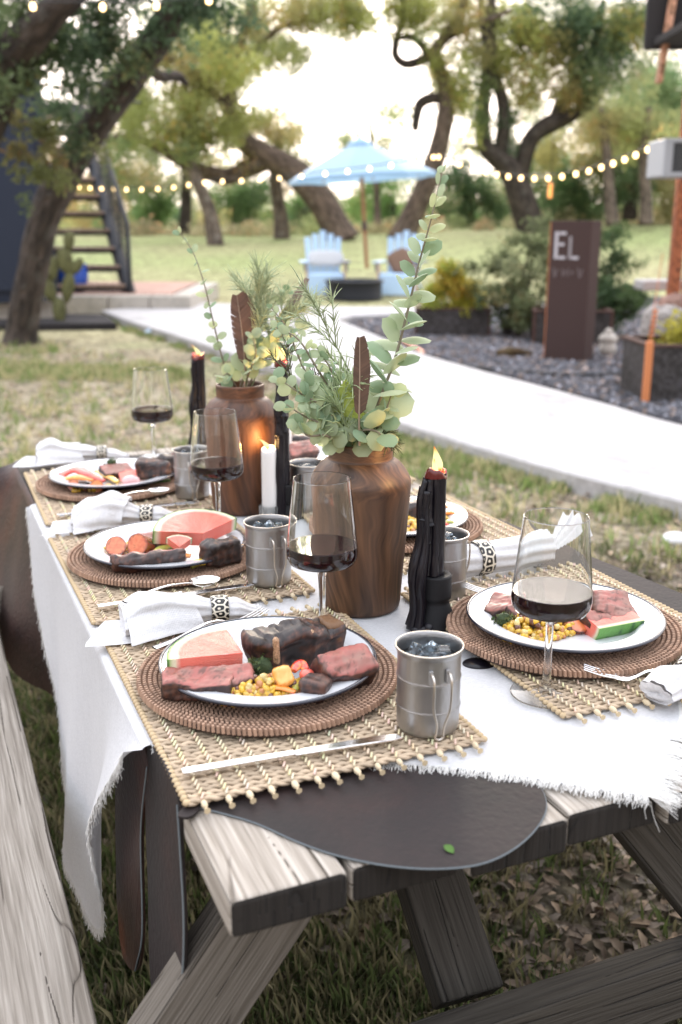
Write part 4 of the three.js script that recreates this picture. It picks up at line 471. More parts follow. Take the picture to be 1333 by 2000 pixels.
// ------------------------------------------------------------------ hide and cloth
const inPoly = (P, x, y) => { let c = false; for (let i = 0, j = P.length - 1; i < P.length; j = i++) { const [a, b] = P[i], [d, e] = P[j]; if ((b > y) !== (e > y) && x < (d - a) * (y - b) / (e - b) + a) c = !c; } return c; };
const loop2 = (pts, n, closed = true) => new THREE.CatmullRomCurve3(pts.map(([x, y]) => V3(x, y, 0)), closed, 'centripetal').getPoints(n).map((p) => [p.x, p.y]);
{
  const hideTex = tex(512, 512, (u, v) => { const a = fbm(u * 7, v * 7, 301, 5, 7, 7), b = fbm(u * 70, v * 70, 305, 3, 70, 70), k = 0.5 + 0.9 * (a - 0.5) + 0.35 * (b - 0.5); const o = sstep(0.5, 0.75, fbm(u * 3, v * 3, 311, 3, 3, 3)); return [lerp(0.36 * k + 0.2, 0.5 * k + 0.32, o), lerp(0.3 * k + 0.165, 0.36 * k + 0.21, o), lerp(0.29 * k + 0.16, 0.28 * k + 0.15, o)]; }); hideTex.repeat.set(2, 2);
  const hideBump = tex(512, 512, (u, v) => [0.6 * fbm(u * 90, v * 90, 307, 3, 90, 90) + 0.4 * fbm(u * 12, v * 12, 309, 3, 12, 12)], false); hideBump.repeat.set(2, 2);
  const hm = mat([0.05, 0.028, 0.028], 0.75, { map: hideTex, bumpMap: hideBump, bumpScale: 0.0015, side: THREE.DoubleSide }), em = mat([0.13, 0.15, 0.16], 0.9), hangM = mat([0.20, 0.125, 0.10], 0.5, { map: hideTex, bumpMap: hideBump, bumpScale: 0.0015, side: THREE.DoubleSide });
  const t = thing('cow_hide', 'dark brown leather hide with pale cut edge laid under the white cloth', 'hide', TO, TH);
  const flat = (poly, h) => { const s = new THREE.Shape(poly.map(([u, v]) => new THREE.Vector2(u, v))), g = new THREE.ExtrudeGeometry(s, { depth: 0.0025, bevelEnabled: false }); g.rotateX(-PI / 2); g.translate(0, h, 0); return g; };
  const edge = (pts, h, r = 0.001) => sweep(pts.map(([u, v]) => [u, h, -v]), [r], { n: pts.length * 2, sides: 6 });
  const front = loop2([[0.006, 0.16], [0.012, 0.149], [0.03, 0.131], [0.056, 0.101], [0.081, 0.059], [0.104, 0.028], [0.139, -0.004], [0.177, -0.026], [0.216, -0.036], [0.25, -0.031], [0.291, -0.011], [0.322, 0.016], [0.336, 0.042], [0.342, 0.07], [0.349, 0.085], [0.352, 0.1]], 70, false);
  part('hide', flat([...front, [0.40, 0.24], [0.40, 1.70], [0.0, 1.74], [0.0, 0.17]], YT + 0.0012), hm, t); part('cut_edge', edge(front, YT + 0.0025), em, t);
  const fr = loop2([[0.585, 0.16], [0.62, 0.085], [0.66, 0.052], [0.71, 0.035], [0.76, 0.03], [0.85, 0.05]], 30, false); part('hide', flat([...fr, [0.86, 0.3], [0.80, 0.9], [0.58, 0.5]], YT + 0.0012), hm, t); part('cut_edge', edge(fr, YT + 0.0025), em, t);
  // the far flap hanging over the left edge
  const B = [[0.96, 0.40], [1.06, 0.40], [1.22, 0.37], [1.42, 0.35], [1.62, 0.42], [1.75, 0.56], [1.76, 0.72]], Bc = new THREE.CatmullRomCurve3(B.map(([v, h]) => V3(v, h, 0)), false, 'centripetal');
  part('far_flap', grid(40, 26, (a, s) => { const e = lerp(0.98, 1.76, a), b = Bc.getPoint(a), k = Math.max(0, s - 0.06) / 0.94; const v = lerp(e, b.x, k), h = s < 0.06 ? YT + 0.003 : lerp(YT - 0.002, b.y, k); const u = s < 0.06 ? 0.02 - s / 0.06 * 0.024 : -0.005 - 0.004 * Math.pow(k, 1.3) - 0.003 * k * Math.sin(v * 19 + 0.8) - 0.07 * k * sstep(1.26, 1.5, v); return [u, h, -v, v, h]; }), hangM, t);
  // the two narrow shank flaps at the near corner
  const strip = (poly, u0, bend) => { const s = new THREE.Shape(loop2(poly, 60).map(([v, h]) => new THREE.Vector2(v, h))); const g = new THREE.ExtrudeGeometry(s, { depth: 0.003, bevelEnabled: false, curveSegments: 4 }); const p = g.attributes.position; for (let i = 0; i < p.count; i++) { const v = p.getX(i), h = p.getY(i), d = p.getZ(i), k = Math.max(0, YT - h); p.setXYZ(i, u0 + d - bend * k - 0.01 * Math.sin(v * 30) * k, h, -v); } g.computeVertexNormals(); return g; };
  const strE = (poly, u0, bend) => sweep(poly.map(([v, h]) => { const k = Math.max(0, YT - h); return [u0 - bend * k - 0.01 * Math.sin(v * 30) * k - 0.001, h, -v]; }), [0.0012], { n: 40, sides: 5 });
  part('shank_flap', strip([[0.44, 0.715], [0.5, 0.6], [0.53, 0.45], [0.54, 0.36], [0.48, 0.335], [0.41, 0.36], [0.37, 0.44], [0.35, 0.6], [0.3, 0.715]], -0.004, 0.03), hangM, t); part('cut_edge', strE([[0.30, 0.71], [0.35, 0.6], [0.37, 0.44], [0.41, 0.36]], -0.004, 0.03), em, t);
  part('shank_flap', strip([[0.30, 0.735], [0.315, 0.64], [0.3, 0.56], [0.285, 0.46], [0.25, 0.425], [0.2, 0.44], [0.155, 0.53], [0.14, 0.62], [0.155, 0.7], [0.165, 0.745]], -0.003, 0.05), hm, t); part('cut_edge', strE([[0.165, 0.74], [0.155, 0.7], [0.14, 0.62], [0.155, 0.53], [0.2, 0.44], [0.25, 0.425]], -0.003, 0.05), em, t);
  const nub = loop2([[0.0, 0.15], [0.012, 0.152], [0.012, 0.14], [-0.002, 0.13], [-0.01, 0.136]], 20); part('hide', flat(nub, YT + 0.004), hm, t);
  const lf = uvOf(877, 1668, YT); solo('fallen_leaf', grid(4, 6, (u, v) => { const w = Math.sin(v * PI) * 0.8; return [(u - 0.5) * w * 0.011, 0.002 * Math.abs(u - 0.5) + 0.001 * Math.sin(v * 5), (v - 0.5) * 0.014]; }), leafMat([0.1, 0.2, 0.05], 0.3), 'tiny green leaf lying on the dark hide at the near table end', 'leaf', tp(...lf, YT + 0.0048), 0.6);
}
const clothBump = tex(256, 256, (u, v) => [0.5 + 0.25 * Math.sin(u * 2 * PI * 60) + 0.25 * Math.sin(v * 2 * PI * 60)], false);
const linenBump = tex(512, 512, (u, v) => [0.25 * (0.5 + 0.5 * Math.sin(u * 2 * PI * 80)) + 0.25 * (0.5 + 0.5 * Math.sin(v * 2 * PI * 80)) + 0.5 * fbm(u * 9 + 2 * fbm(u * 3, v * 3, 411, 2, 3, 3), v * 14, 413, 4, 9, 14)], false); linenBump.repeat.set(6, 6);
const YC = YT + 0.006;
{
  const cm = mat([0.80, 0.805, 0.82], 0.95, { map: linenTex, bumpMap: linenBump, bumpScale: 0.0018, side: THREE.DoubleSide, physical: true, transmission: 0.16, thickness: 0, roughness: 1 });
  const t = thing('table_cloth', 'white frayed linen cloth laid across the table and hanging on the left', 'tablecloth', TO, TH);
  const front = loop2([[-0.003, 0.28], [0.06, 0.245], [0.14, 0.19], [0.25, 0.131], [0.30, 0.097], [0.339, 0.066], [0.38, 0.03], [0.425, -0.006]], 40, false), right = loop2([[0.425, -0.006], [0.47, 0.03], [0.52, 0.075], [0.575, 0.125], [0.63, 0.22], [0.68, 0.4], [0.70, 0.75]], 40, false), poly = [...front, ...right, [0.70, 1.6], [0.3, 1.70], [-0.003, 1.34]];
  const s = new THREE.Shape(poly.map(([u, v]) => new THREE.Vector2(u, v))); const g = new THREE.ExtrudeGeometry(s, { depth: 0.0016, bevelEnabled: false }); g.rotateX(-PI / 2); g.translate(0, YT + 0.0042, 0); const pp = g.attributes.position, uu = g.attributes.uv; for (let i = 0; i < pp.count; i++) { uu.setXY(i, pp.getX(i), pp.getZ(i)); } part('top_sheet', g, cm, t);
  const Bc = new THREE.CatmullRomCurve3([[0.285, 0.742], [0.36, 0.65], [0.44, 0.55], [0.54, 0.39], [0.62, 0.275], [0.7, 0.26], [0.82, 0.275], [0.95, 0.345], [1.02, 0.43], [1.08, 0.51], [1.22, 0.57], [1.30, 0.66], [1.335, 0.742]].map(([v, h]) => V3(v, h, 0)), false, 'centripetal');
  const hang = (a, k0) => { const e = lerp(0.283, 1.338, a), b = Bc.getPoint(a), k = clamp(k0), v = lerp(e, b.x, k0), h = lerp(YT + 0.0015, b.y, k0); const fold = Math.sin(v * 16 + 1.2) * 0.012 + Math.sin(v * 37 + h * 9) * 0.004; const q = lerp(1, 0.3, sstep(0.7, 1.25, v)); return [-0.013 - (0.03 * Math.pow(k, 1.2) + fold * k) * q, h, -v, v, h]; };
  part('hanging_side', grid(60, 34, (a, s) => { if (s < 0.08) { const e = lerp(0.283, 1.338, a), q = s / 0.08; const an = q * PI / 2; return [-0.003 - Math.sin(an) * 0.010, YT + 0.0058 - (1 - Math.cos(an)) * 0.0043, -e, e, YT]; } return hang(a, (s - 0.08) / 0.92); }), cm, t);
  // frayed threads along every cut edge
  const r = rng(55), th = [], fr = (p, d, L) => { const m = p.clone().addScaledVector(d, L * 0.5).add(V3((r() - 0.5) * 0.003, (r() - 0.5) * 0.002, (r() - 0.5) * 0.003)), e = p.clone().addScaledVector(d, L).add(V3((r() - 0.5) * 0.006, -0.002 * r(), (r() - 0.5) * 0.006)); th.push(sweep([p, m, e], [0.00045, 0.0003], { n: 3, sides: 3, closedCaps: false })); };
  const along = (pts, out, n, L, y) => { for (let i = 0; i < n; i++) { const k = r() * (pts.length - 1), a = Math.floor(k), P = pts[a], Q = pts[Math.min(pts.length - 1, a + 1)], u = lerp(P[0], Q[0], k - a), v = lerp(P[1], Q[1], k - a), dx = Q[0] - P[0], dy = Q[1] - P[1], l = Math.hypot(dx, dy) || 1; fr(V3(u, y + r() * 0.0015, -v), V3(out * dy / l, -0.05 - (v < 0.02 ? 0.5 * r() : 0), out * dx / l).normalize(), L * (0.5 + 0.8 * r())); } };
  along(front, 1, 900, 0.011, YT + 0.0044); along(right, 1, 1300, 0.026, YT + 0.0044);
  for (let i = 0; i < 2000; i++) { const a = r(), p = V3(...hang(a, 0.995)), q = V3(...hang(a, 1.05)); const d = q.sub(p).normalize().multiplyScalar(0.6).add(V3((r() - 0.5) * 0.5, -0.8, (r() - 0.5) * 0.8)).normalize(); fr(p, d, 0.014 * (0.4 + 1.0 * r())); }
  fr(V3(0.428, YT, 0.008), V3(0.1, -1, 0.3).normalize(), 0.03); fr(V3(0.42, YT, 0.008), V3(0.0, -1, 0.2).normalize(), 0.016);
  part('fringe', merge(th), mat([0.78, 0.77, 0.74], 1), t, 'stuff');
}
// ------------------------------------------------------------------ place mats, chargers, plates
const straw = mat(null, 0.85, { vertexColors: true });
const matGeo = (() => {                                                   // twisted seagrass rows along u, tied across by pale cords
  const W = 0.322, L = 0.43, rows = 50, r = rng(61), rowsG = [], ties = [], p = L / rows;
  for (let j = 0; j < rows; j++) {
    const v = (j + 0.5) * p, uo = (r() - 0.5) * 0.006, nb = 24, pos = [], idx = [], col = [], base = 0.75 + 0.4 * r();
    for (let s = 0; s < 2; s++) for (let i = 0; i <= nb * 2; i++) { const t = i / (nb * 2), u = lerp(-0.002, W + 0.002, t) + uo, ph = i * PI / 2 + s * PI + j * 1.3, cu = Math.cos(ph) * p * 0.24, ch = 0.0034 + Math.sin(ph) * 0.0017, rr = p * (0.36 + 0.06 * Math.sin(i * 2.1 + j)), b0 = pos.length / 3, sh = base * (0.8 + 0.4 * vn(i * 0.6, j * 3.1 + s * 50, 63)); for (let k = 0; k < 5; k++) { const a = k / 5 * 2 * PI; pos.push(u, ch + Math.sin(a) * rr * 0.7, -(v + cu + Math.cos(a) * rr)); col.push(0.42 * sh, 0.325 * sh, 0.225 * sh); if (i < nb * 2) { const n = (k + 1) % 5; idx.push(b0 + k, b0 + n, b0 + 5 + k, b0 + n, b0 + 5 + n, b0 + 5 + k); } } }
    const g = new THREE.BufferGeometry(); g.setAttribute('position', new THREE.Float32BufferAttribute(pos, 3)); g.setAttribute('color', new THREE.Float32BufferAttribute(col, 3)); g.setIndex(idx); g.computeVertexNormals(); rowsG.push(g);
  }
  const cols = 14; for (let i = 0; i < cols; i++) { const u = 0.012 + i * (W - 0.024) / (cols - 1) + (r() - 0.5) * 0.004; for (let j = 0; j < rows; j++) { const v = (j + 0.5) * p, k = 1; ties.push(prep(at(new THREE.CapsuleGeometry(0.0013, p * 0.85, 2, 5), u + k * 0.0011, 0.0079 + 0.0003 * k, -v, PI / 2 + 0.12, 0, k * 0.5), [0.62, 0.53, 0.37].map((c) => c * (0.85 + 0.25 * r())))); } for (const e of [[0, -0.006], [1, L + 0.006]]) { const w = r() * 0.4 + 0.8; ties.push(prep(at(new THREE.SphereGeometry(1, 7, 5), u, 0.0048, -e[1], 0, 0, 0, [0.0033 * w, 0.0035, 0.0065 * w]), [0.6, 0.5, 0.34])); ties.push(prep(at(new THREE.ConeGeometry(0.0035, 0.008, 6), u, 0.004, e[0] ? -e[1] - 0.007 : -e[1] + 0.007, e[0] ? PI / 2 : -PI / 2, 0, 0), [0.5, 0.4, 0.25])); } }
  for (let j = 0; j < rows; j += 1) for (const e of [0, 1]) ties.push(prep(at(new THREE.SphereGeometry(1, 6, 4), e ? W + 0.003 : -0.003, 0.004, -(j + 0.5) * p, 0, 0, 0, [0.0045, 0.0035, p * 0.5]), [0.46, 0.35, 0.21]));
  return [merge(rowsG), merge(ties), W, L];
})();
const YM = YC + 0.0015;
function makeMat(label, u, v, turn = 0) { const t = thing('placemat', label, 'placemat', tp(u, v, YM), TH + turn, 'woven seagrass placemats'); part('weave', matGeo[0], straw, t, 'stuff'); part('binding', matGeo[1], straw, t, 'stuff'); return t; }
const mat0 = makeMat('seagrass placemat under the nearest plate at the near left corner', 0.004, 0.142);
copyOf(mat0, 'seagrass placemat in the middle of the left side under the plate with carrots', tp(0.0, 0.64, YM), TH + 0.01); copyOf(mat0, 'seagrass placemat at the far left corner of the table', tp(0.003, 1.16, YM), TH - 0.015);
copyOf(mat0, 'seagrass placemat under the right plate with the fork lying on it', tp(0.442, 0.155, YM), TH - 0.01); copyOf(mat0, 'seagrass placemat on the right behind the black candle and rolled napkin', tp(0.452, 0.68, YM), TH + 0.01); copyOf(mat0, 'seagrass placemat at the far right corner behind the front vase', tp(0.45, 1.2, YM), TH);
const chargerGeo = (() => {
  const R = 0.158, r = rng(71), gs = [], rings = 11; let rad = R - 0.004;
  for (let i = 0; i < rings; i++) { const n = Math.round(2 * PI * rad / 0.0058), y = 0.006 + 0.0035 * Math.pow(rad / R, 6), seg = new THREE.BoxGeometry(0.0066, 0.007, 0.0036, 1, 1, 1); for (let k = 0; k < n; k++) { const a = (k + (i % 2) * 0.5) / n * 2 * PI, g = seg.clone(), p = g.attributes.position; for (let q = 0; q < p.count; q++) if (p.getY(q) > 0) { p.setX(q, p.getX(q) * 0.6); p.setZ(q, p.getZ(q) * 0.75); } g.computeVertexNormals(); const w = 0.7 + 0.5 * r(); gs.push(prep(at(g, Math.cos(a) * rad, y, Math.sin(a) * rad, 0, -a + 0.55, 0), [0.35 * w, 0.22 * w, 0.15 * w])); } rad -= 0.0062; }
  const top = merge(gs); const base = colorBy(lathe([[0.0001, 0.001], [R - 0.006, 0.001], [R - 0.003, 0.004], [R - 0.005, 0.0075], [0.1, 0.0065], [0.0001, 0.0065]], 64), () => [0.06, 0.035, 0.025]); return [top, base];
})();
const YR = YM + 0.009;
const charger0 = (() => { const t = thing('charger_plate', 'round brown rattan charger under the nearest food plate', 'charger', tp(0.161, 0.378, YR), TH, 'rattan chargers'); part('coil', chargerGeo[0], straw, t, 'stuff'); part('base', chargerGeo[1], straw, t); return t; })();
const SPOTS = [[0.161, 0.372], [0.153, 0.872], [0.165, 1.392], [0.574, 0.356], [0.572, 0.878], [0.585, 1.39]];
charger0.position.copy(tp(...SPOTS[0], YR));
['round brown rattan charger under the middle left plate with carrots', 'round brown rattan charger under the far left plate with peppers', 'round brown rattan charger under the right plate of corn and melon', 'round brown rattan charger half hidden behind the black candle on the right', 'round brown rattan charger at the far right behind the front vase'].forEach((l, i) => copyOf(charger0, l, tp(...SPOTS[i + 1], YR), TH + i * 0.9 + 0.4));
const YP = YR + 0.0085, enamel = mat([0.60, 0.615, 0.635], 0.14, { physical: true, clearcoat: 0.6, clearcoatRoughness: 0.05 }), enamelDark = mat([0.012, 0.015, 0.028], 0.2, { physical: true, clearcoat: 0.5 });
const plate0 = (() => {
  const t = thing('plate', 'white enamel plate with dark rim nearest us, holding ribs and melon', 'plate', tp(...SPOTS[0], YP), TH, 'white enamel plates with dark rims');
  part('dish', lathe([[0.0001, 0.0022], [0.078, 0.0022], [0.088, 0.0034], [0.094, 0.0085], [0.0985, 0.0125], [0.104, 0.0142], [0.118, 0.0148], [0.126, 0.0155], [0.1282, 0.0165]], 72).scale(1, 1.2, 1), enamel, t); part('underside', lathe([[0.0001, 0.0005], [0.08, 0.0005], [0.0905, 0.002], [0.0965, 0.0075], [0.1005, 0.0112], [0.106, 0.0128], [0.118, 0.0133], [0.1285, 0.0138]], 72).scale(1, 1.2, 1), enamelDark, t); part('rim', at(new THREE.TorusGeometry(0.1288, 0.0023, 8, 80), 0, 0.0182, 0, PI / 2), enamelDark, t); return t;
})();
['white enamel plate in the middle of the left side, holding carrots and meat', 'white enamel plate at the far left, holding peppers and melon rind', 'white enamel plate on the right, holding corn and a green melon wedge', 'white enamel plate behind the black candle on the right', 'white enamel plate at the far right, behind the front vase'].forEach((l, i) => copyOf(plate0, l, tp(...SPOTS[i + 1], YP)));
// ------------------------------------------------------------------ vases
const walnut = tex(512, 512, (u, v) => { const w = fbm(u * 3 + v * 0.8, v * 2, 501, 4, 3, 2), g = fbm(u * 26 + w * 2 + v * 2, v * 2, 503, 4, 26, 2), f = fbm(u * 90 + w * 22, v * 6, 505, 3, 90, 6), k = clamp(0.5 + 1.0 * (g - 0.5) + 0.8 * (f - 0.5) + 0.5 * (w - 0.5)); return [lerp(0.24, 0.60, k), lerp(0.17, 0.45, k), lerp(0.125, 0.33, k)]; });
const vaseMat = mat([0.72, 0.66, 0.62], 0.5, { map: walnut });
const neckTex = walnut.clone(); neckTex.rotation = PI / 2; neckTex.repeat.set(1, 3); neckTex.needsUpdate = true;
function vase(label, u, v, tint, turn) {
  const t = thing('wooden_vase', label, 'vase', tp(u, v, YC), turn, 'turned wooden vases'), m = vaseMat.clone(); m.color = lin(...tint); t.scale.y = 1.06;
  part('body', lathe([[0.0001, 0.0005], [0.054, 0.0005], [0.0575, 0.003], [0.0588, 0.008], ...Array.from({ length: 12 }, (_, i) => [lerp(0.0592, 0.0712, i / 11), lerp(0.012, 0.164, i / 11)]), ...smoothProfile([[0.0714, 0.168], [0.0717, 0.175], [0.0712, 0.1805], [0.0685, 0.187], [0.0625, 0.196], [0.0545, 0.2045], [0.0475, 0.2085]], 18)], 64), m, t);
  const nm = m.clone(); nm.map = neckTex; nm.bumpMap = null; part('neck', lathe([[0.0475, 0.2085], [0.0457, 0.2092], [0.0453, 0.212], [0.0462, 0.229], [0.0455, 0.2315], [0.0435, 0.2325], [0.0415, 0.231], [0.0405, 0.2], [0.04, 0.12], [0.0001, 0.1]], 56), nm, t); return t;
}
const VF = tp(0.372, 0.578, YC), VB = tp(0.37, 1.142, YC);
vase('turned walnut wood vase in front, holding the tall eucalyptus sprig', 0.372, 0.578, [0.58, 0.545, 0.515], 0.4); vase('reddish wood vase behind, holding the broad brown feather', 0.37, 1.142, [0.62, 0.47, 0.39], 2.1);
// ------------------------------------------------------------------ wine glasses
const glassMat = mat([0.985, 1, 0.992], 0.0, { physical: true, transmission: 1, thickness: 0.01, ior: 1.5 }), wineMat = mat([0.016, 0.001, 0.003], 0.06, { physical: true, specularIntensity: 0.55 });
const glassG = lathe([[0.0001, 0], [0.040, 0], [0.0422, 0.0009], [0.0415, 0.0019], [0.025, 0.003], [0.012, 0.0055], [0.0068, 0.011], [0.005, 0.022], [0.0044, 0.05], [0.0046, 0.085], [0.006, 0.096], [0.011, 0.1], [0.033, 0.1035], [0.0425, 0.1075], [0.0459, 0.1145], [0.0466, 0.1225], [0.0456, 0.1345], [0.0368, 0.2185], [0.0363, 0.2194], [0.0358, 0.2186], [0.0446, 0.1345], [0.0456, 0.1228], [0.0449, 0.1154], [0.0417, 0.1088], [0.0328, 0.1052], [0.012, 0.103], [0.0001, 0.1026]], 64);
const wineG = lathe([[0.0001, 0.1024], [0.012, 0.1027], [0.0329, 0.1047], [0.0420, 0.1083], [0.0453, 0.1151], [0.0460, 0.1226], [0.0457, 0.129], [0.0462, 0.1306], [0.0445, 0.1299], [0.0001, 0.1298]], 64);
const glass0 = thing('wine_glass', 'wine glass of red wine standing behind the nearest plate, before the front vase', 'wine glass', tp(0.267, 0.462, YM + 0.008), 0, 'wine glasses part filled with red wine'); part('bowl', glassG, glassMat, glass0); part('wine', wineG, wineMat, glass0);
copyOf(glass0, 'wine glass of red wine in front of the right plate, its foot in full view', tp(0.456, 0.219, YC + 0.003)); copyOf(glass0, 'wine glass of red wine by the middle left plate, against the reddish vase', tp(0.271, 0.968, YM + 0.008)); copyOf(glass0, 'wine glass of red wine at the far left, seen against the grass', tp(0.286, 1.543, YM + 0.006));
// ------------------------------------------------------------------ metal mugs
const titan = mat([0.40, 0.40, 0.40], 0.4, { metalness: 1, bumpMap: fineBump, bumpScale: 0.0003 }), titanWire = mat([0.62, 0.58, 0.52], 0.3, { metalness: 1 });
const water = mat([0.75, 0.85, 0.9], 0.02, { physical: true, transmission: 1, thickness: 0.02, ior: 1.33 }), iceM = mat([0.92, 0.96, 1], 0.08, { physical: true, transmission: 1, thickness: 0.01, ior: 1.31 });
const mug0 = (() => {
  const t = thing('camping_mug', 'grey metal camping mug with wire handles, nearest us beside the front plate', 'mug', tp(0.283, 0.19, YM + 0.008), 0, 'grey metal camping mugs');
  const prof = [[0.0001, 0.0008], [0.029, 0.0008], [0.0325, 0.002], [0.034, 0.006]]; for (const y of [0.03, 0.063]) prof.push([0.0344, y - 0.002], [0.0352, y - 0.0008], [0.0352, y + 0.0008], [0.0344, y + 0.002]); prof.push([0.0344, 0.089], [0.0358, 0.0925], [0.0368, 0.0945], [0.0368, 0.0962], [0.036, 0.0968], [0.035, 0.0955], [0.0336, 0.09], [0.0334, 0.006], [0.031, 0.003], [0.0001, 0.0025]);
  part('body', lathe(prof, 64), titan, t); part('rim', at(new THREE.TorusGeometry(0.0364, 0.0009, 6, 64), 0, 0.0966, 0, PI / 2), titanWire, t);
  const half = [[0.0095, 0.077, 0.0335], [0.0095, 0.079, 0.0395], [0.0095, 0.0755, 0.0455], [0.0095, 0.066, 0.0475], [0.0088, 0.04, 0.046], [0.0045, 0.024, 0.044], [0.004, 0.012, 0.041], [0.0045, 0.006, 0.0395], [0.0, 0.003, 0.039]]; const path = [...half.map(([x, y, z]) => [-x, y, z]), ...half.slice(0, -1).reverse()];
  part('handle', sweep(path, [0.00135], { n: 90, sides: 8 }), titanWire, t); for (const s of [-1, 1]) part('handle_bracket', at(box(0.005, 0.016, 0.003, 0.001), s * 0.0095, 0.074, 0.0352), titan, t);
  part('water', lathe([[0.0001, 0.02], [0.0332, 0.02], [0.0332, 0.0815], [0.0001, 0.0815]], 40), water, t); const r = rng(3); for (let i = 0; i < 5; i++) { const o = part('ice', box(0.017, 0.014, 0.016, 0.003, 2), iceM, t); const a = i * 1.3; o.position.set(Math.cos(a) * 0.016, 0.081 + 0.004 * r(), Math.sin(a) * 0.016); o.rotation.set(r() * 2, r() * 3, r()); } return t;
})();
const camTurn = (p) => Math.atan2(-p.x, -p.z); mug0.rotation.y = camTurn(mug0.position) + 0.33;
[[0.273, 0.7, 'grey metal camping mug beside the middle left plate, in front of the white candle'], [0.294, 1.238, 'grey metal camping mug beside the far left plate'], [0.497, 0.556, 'grey metal camping mug on the right, half hidden behind the black candle'], [0.475, 1.06, 'grey metal camping mug far back between the two wooden vases']].forEach(([u, v, l], i) => { const p = tp(u, v, YM + (i < 2 ? 0.008 : 0.003)); copyOf(mug0, l, p, camTurn(p) + [0.38, 0.1, 2.4, 1.8][i]); });
// ------------------------------------------------------------------ candles
const blackWax = mat([0.006, 0.005, 0.008], 0.3, { specularIntensity: 0.7 }), matteBlack = mat([0.009, 0.009, 0.01], 0.6, { physical: true, specularIntensity: 0.5 }), redWax = mat([0.1, 0.006, 0.006], 0.25, { physical: true, clearcoat: 0.5 }), whiteWax = mat([0.82, 0.8, 0.77], 0.5, { physical: true, transmission: 0.0 });
const flameTex = tex(4, 64, (u, v) => { const hot = sstep(0.1, 0.35, v) * sstep(0.95, 0.6, v); return [0.95, lerp(0.42, 0.93, hot), lerp(0.08, 0.66, hot)]; }), flameMat = mat([0.1, 0.05, 0.02], 1, { emissive: lin(1, 1, 1), emissiveMap: flameTex, emissiveIntensity: 0.85 }), flameCore = flameMat;
function flame(parent, x, y, z, h, lean, glow) {
  const f = lathe(smoothProfile([[0.0001, 0], [h * 0.16, h * 0.12], [h * 0.2, h * 0.3], [h * 0.12, h * 0.62], [h * 0.035, h * 0.9], [0.0001, h]], 18), 16), q = f.attributes.position; for (let i = 0; i < q.count; i++) { const k = q.getY(i) / h; q.setXYZ(i, q.getX(i) + lean * h * k * k, q.getY(i), q.getZ(i)); } f.computeVertexNormals();
  const F = part('flame', f, h > 0.03 ? flameMat : flameCore, parent); F.position.set(x, y, z); F.castShadow = false; part('wick', at(new THREE.CylinderGeometry(0.0007, 0.0007, 0.009, 5), x, y - 0.001, z), blackWax, parent);
  const L = new THREE.PointLight(new THREE.Color(1, 0.55, 0.2), glow, 0, 2); L.position.set(x, y + h * 0.35, z); L.castShadow = true; L.shadow.radius = 0.4; parent.add(L); return F;
}
function taper(label, u, v, top, o) {                                      // black taper in a black holder, wax run down one side
  const t = thing('black_candle', label, 'candle', tp(u, v, YC), o.turn ?? TH), H = top - YC, { cup = 0.075, seed = 1, drip = 1, lo = 0 } = o, r = rng(seed);
  part('holder', lathe([[0.0001, 0.001], [0.03, 0.001], [0.031, 0.004], [0.02, cup - 0.042], [0.0185, cup - 0.037], [0.0222, cup - 0.034], [0.0226, cup - 0.03], [0.0226, cup - 0.003], [0.0215, cup], [0.0115, cup], [0.0108, cup - 0.012], [0.0001, cup - 0.012]], 36), matteBlack, t);
  part('stick', displace(new THREE.CylinderGeometry(0.0112, 0.0116, H - cup + 0.01, 28, 30), (x, y, z) => 0.0007 * (vn(x * 300, y * 60, seed) - 0.5)).translate(0, (H + cup - 0.01) / 2, 0), blackWax, t);
  const g = [], W = (y, t) => 0.009 + t * ((lerp(0.02, 0.043, Math.pow(1 - y / H, 0.8)) + 0.004 * Math.sin(y * 60 + seed)) * drip - 0.009);
  for (let i = 0; i < 34; i++) { const t = i < 8 ? 0.1 : i < 18 ? 0.5 * r() : r(), a = PI + (r() - 0.5) * (i < 8 ? 2.0 : 0.9), end = i % 4 === 3 ? H * (0.25 + 0.5 * r()) : 0.003, st = H * (i < 8 ? 1 : 1 - 0.16 * t * r()) - 0.001, pts = [], rs = []; for (let k = 0; k <= 9; k++) { const f = k / 9, y = lerp(st, end, f), rad = W(y, t) + 0.0012 * (r() - 0.5); pts.push([Math.cos(a) * rad, y, Math.sin(a) * rad * 0.8]); rs.push((0.0042 + 0.0022 * f) * (0.85 + 0.35 * r()) * (k === 9 && end > 0.01 ? 1.3 : 1)); } g.push(sweep(pts, rs, { n: 50, sides: 9, noise: 0.15, seed: seed + i, freq: 4 })); }
  for (let i = 0; i < 7; i++) { const a = PI + (r() - 0.5) * 1.2, d = 0.03 * drip * (0.7 + 0.5 * r()); g.push(at(displace(new THREE.IcosahedronGeometry(1, 3), (x, y, z) => 0.15 * (n3(x * 2, y * 2, z * 2, i) - 0.5)), Math.cos(a) * d, 0.003 + 0.004 * r(), Math.sin(a) * d, 0, r() * 3, 0, [0.009 + 0.005 * r(), 0.005 + 0.004 * r(), 0.008])); }
  part('wax_drips', merge(g), blackWax, t);
  part('molten_top', displace(lathe([[0.0118, -0.006], [0.0122, -0.002], [0.0116, 0.0035], [0.0088, 0.004], [0.007, -0.002], [0.0001, -0.003]], 30), (x, y, z) => { const a = Math.atan2(z, x); return [x, y + (y > -0.004 ? 0.0045 * Math.sin(a * 2 + seed) + 0.002 * Math.sin(a * 5) : 0), z]; }).scale(1.35, 1, 1.05).translate(-0.004, H, 0), redWax, t);
  if (o.flame) { flame(t, o.fx ?? -0.001, H + 0.001, 0, o.flame, o.lean ?? -0.35, o.glow ?? 0.02); if (o.second) flame(t, -0.0075, H - 0.001, 0.003, o.flame * 0.62, -0.1, 0.003); } return t;
}
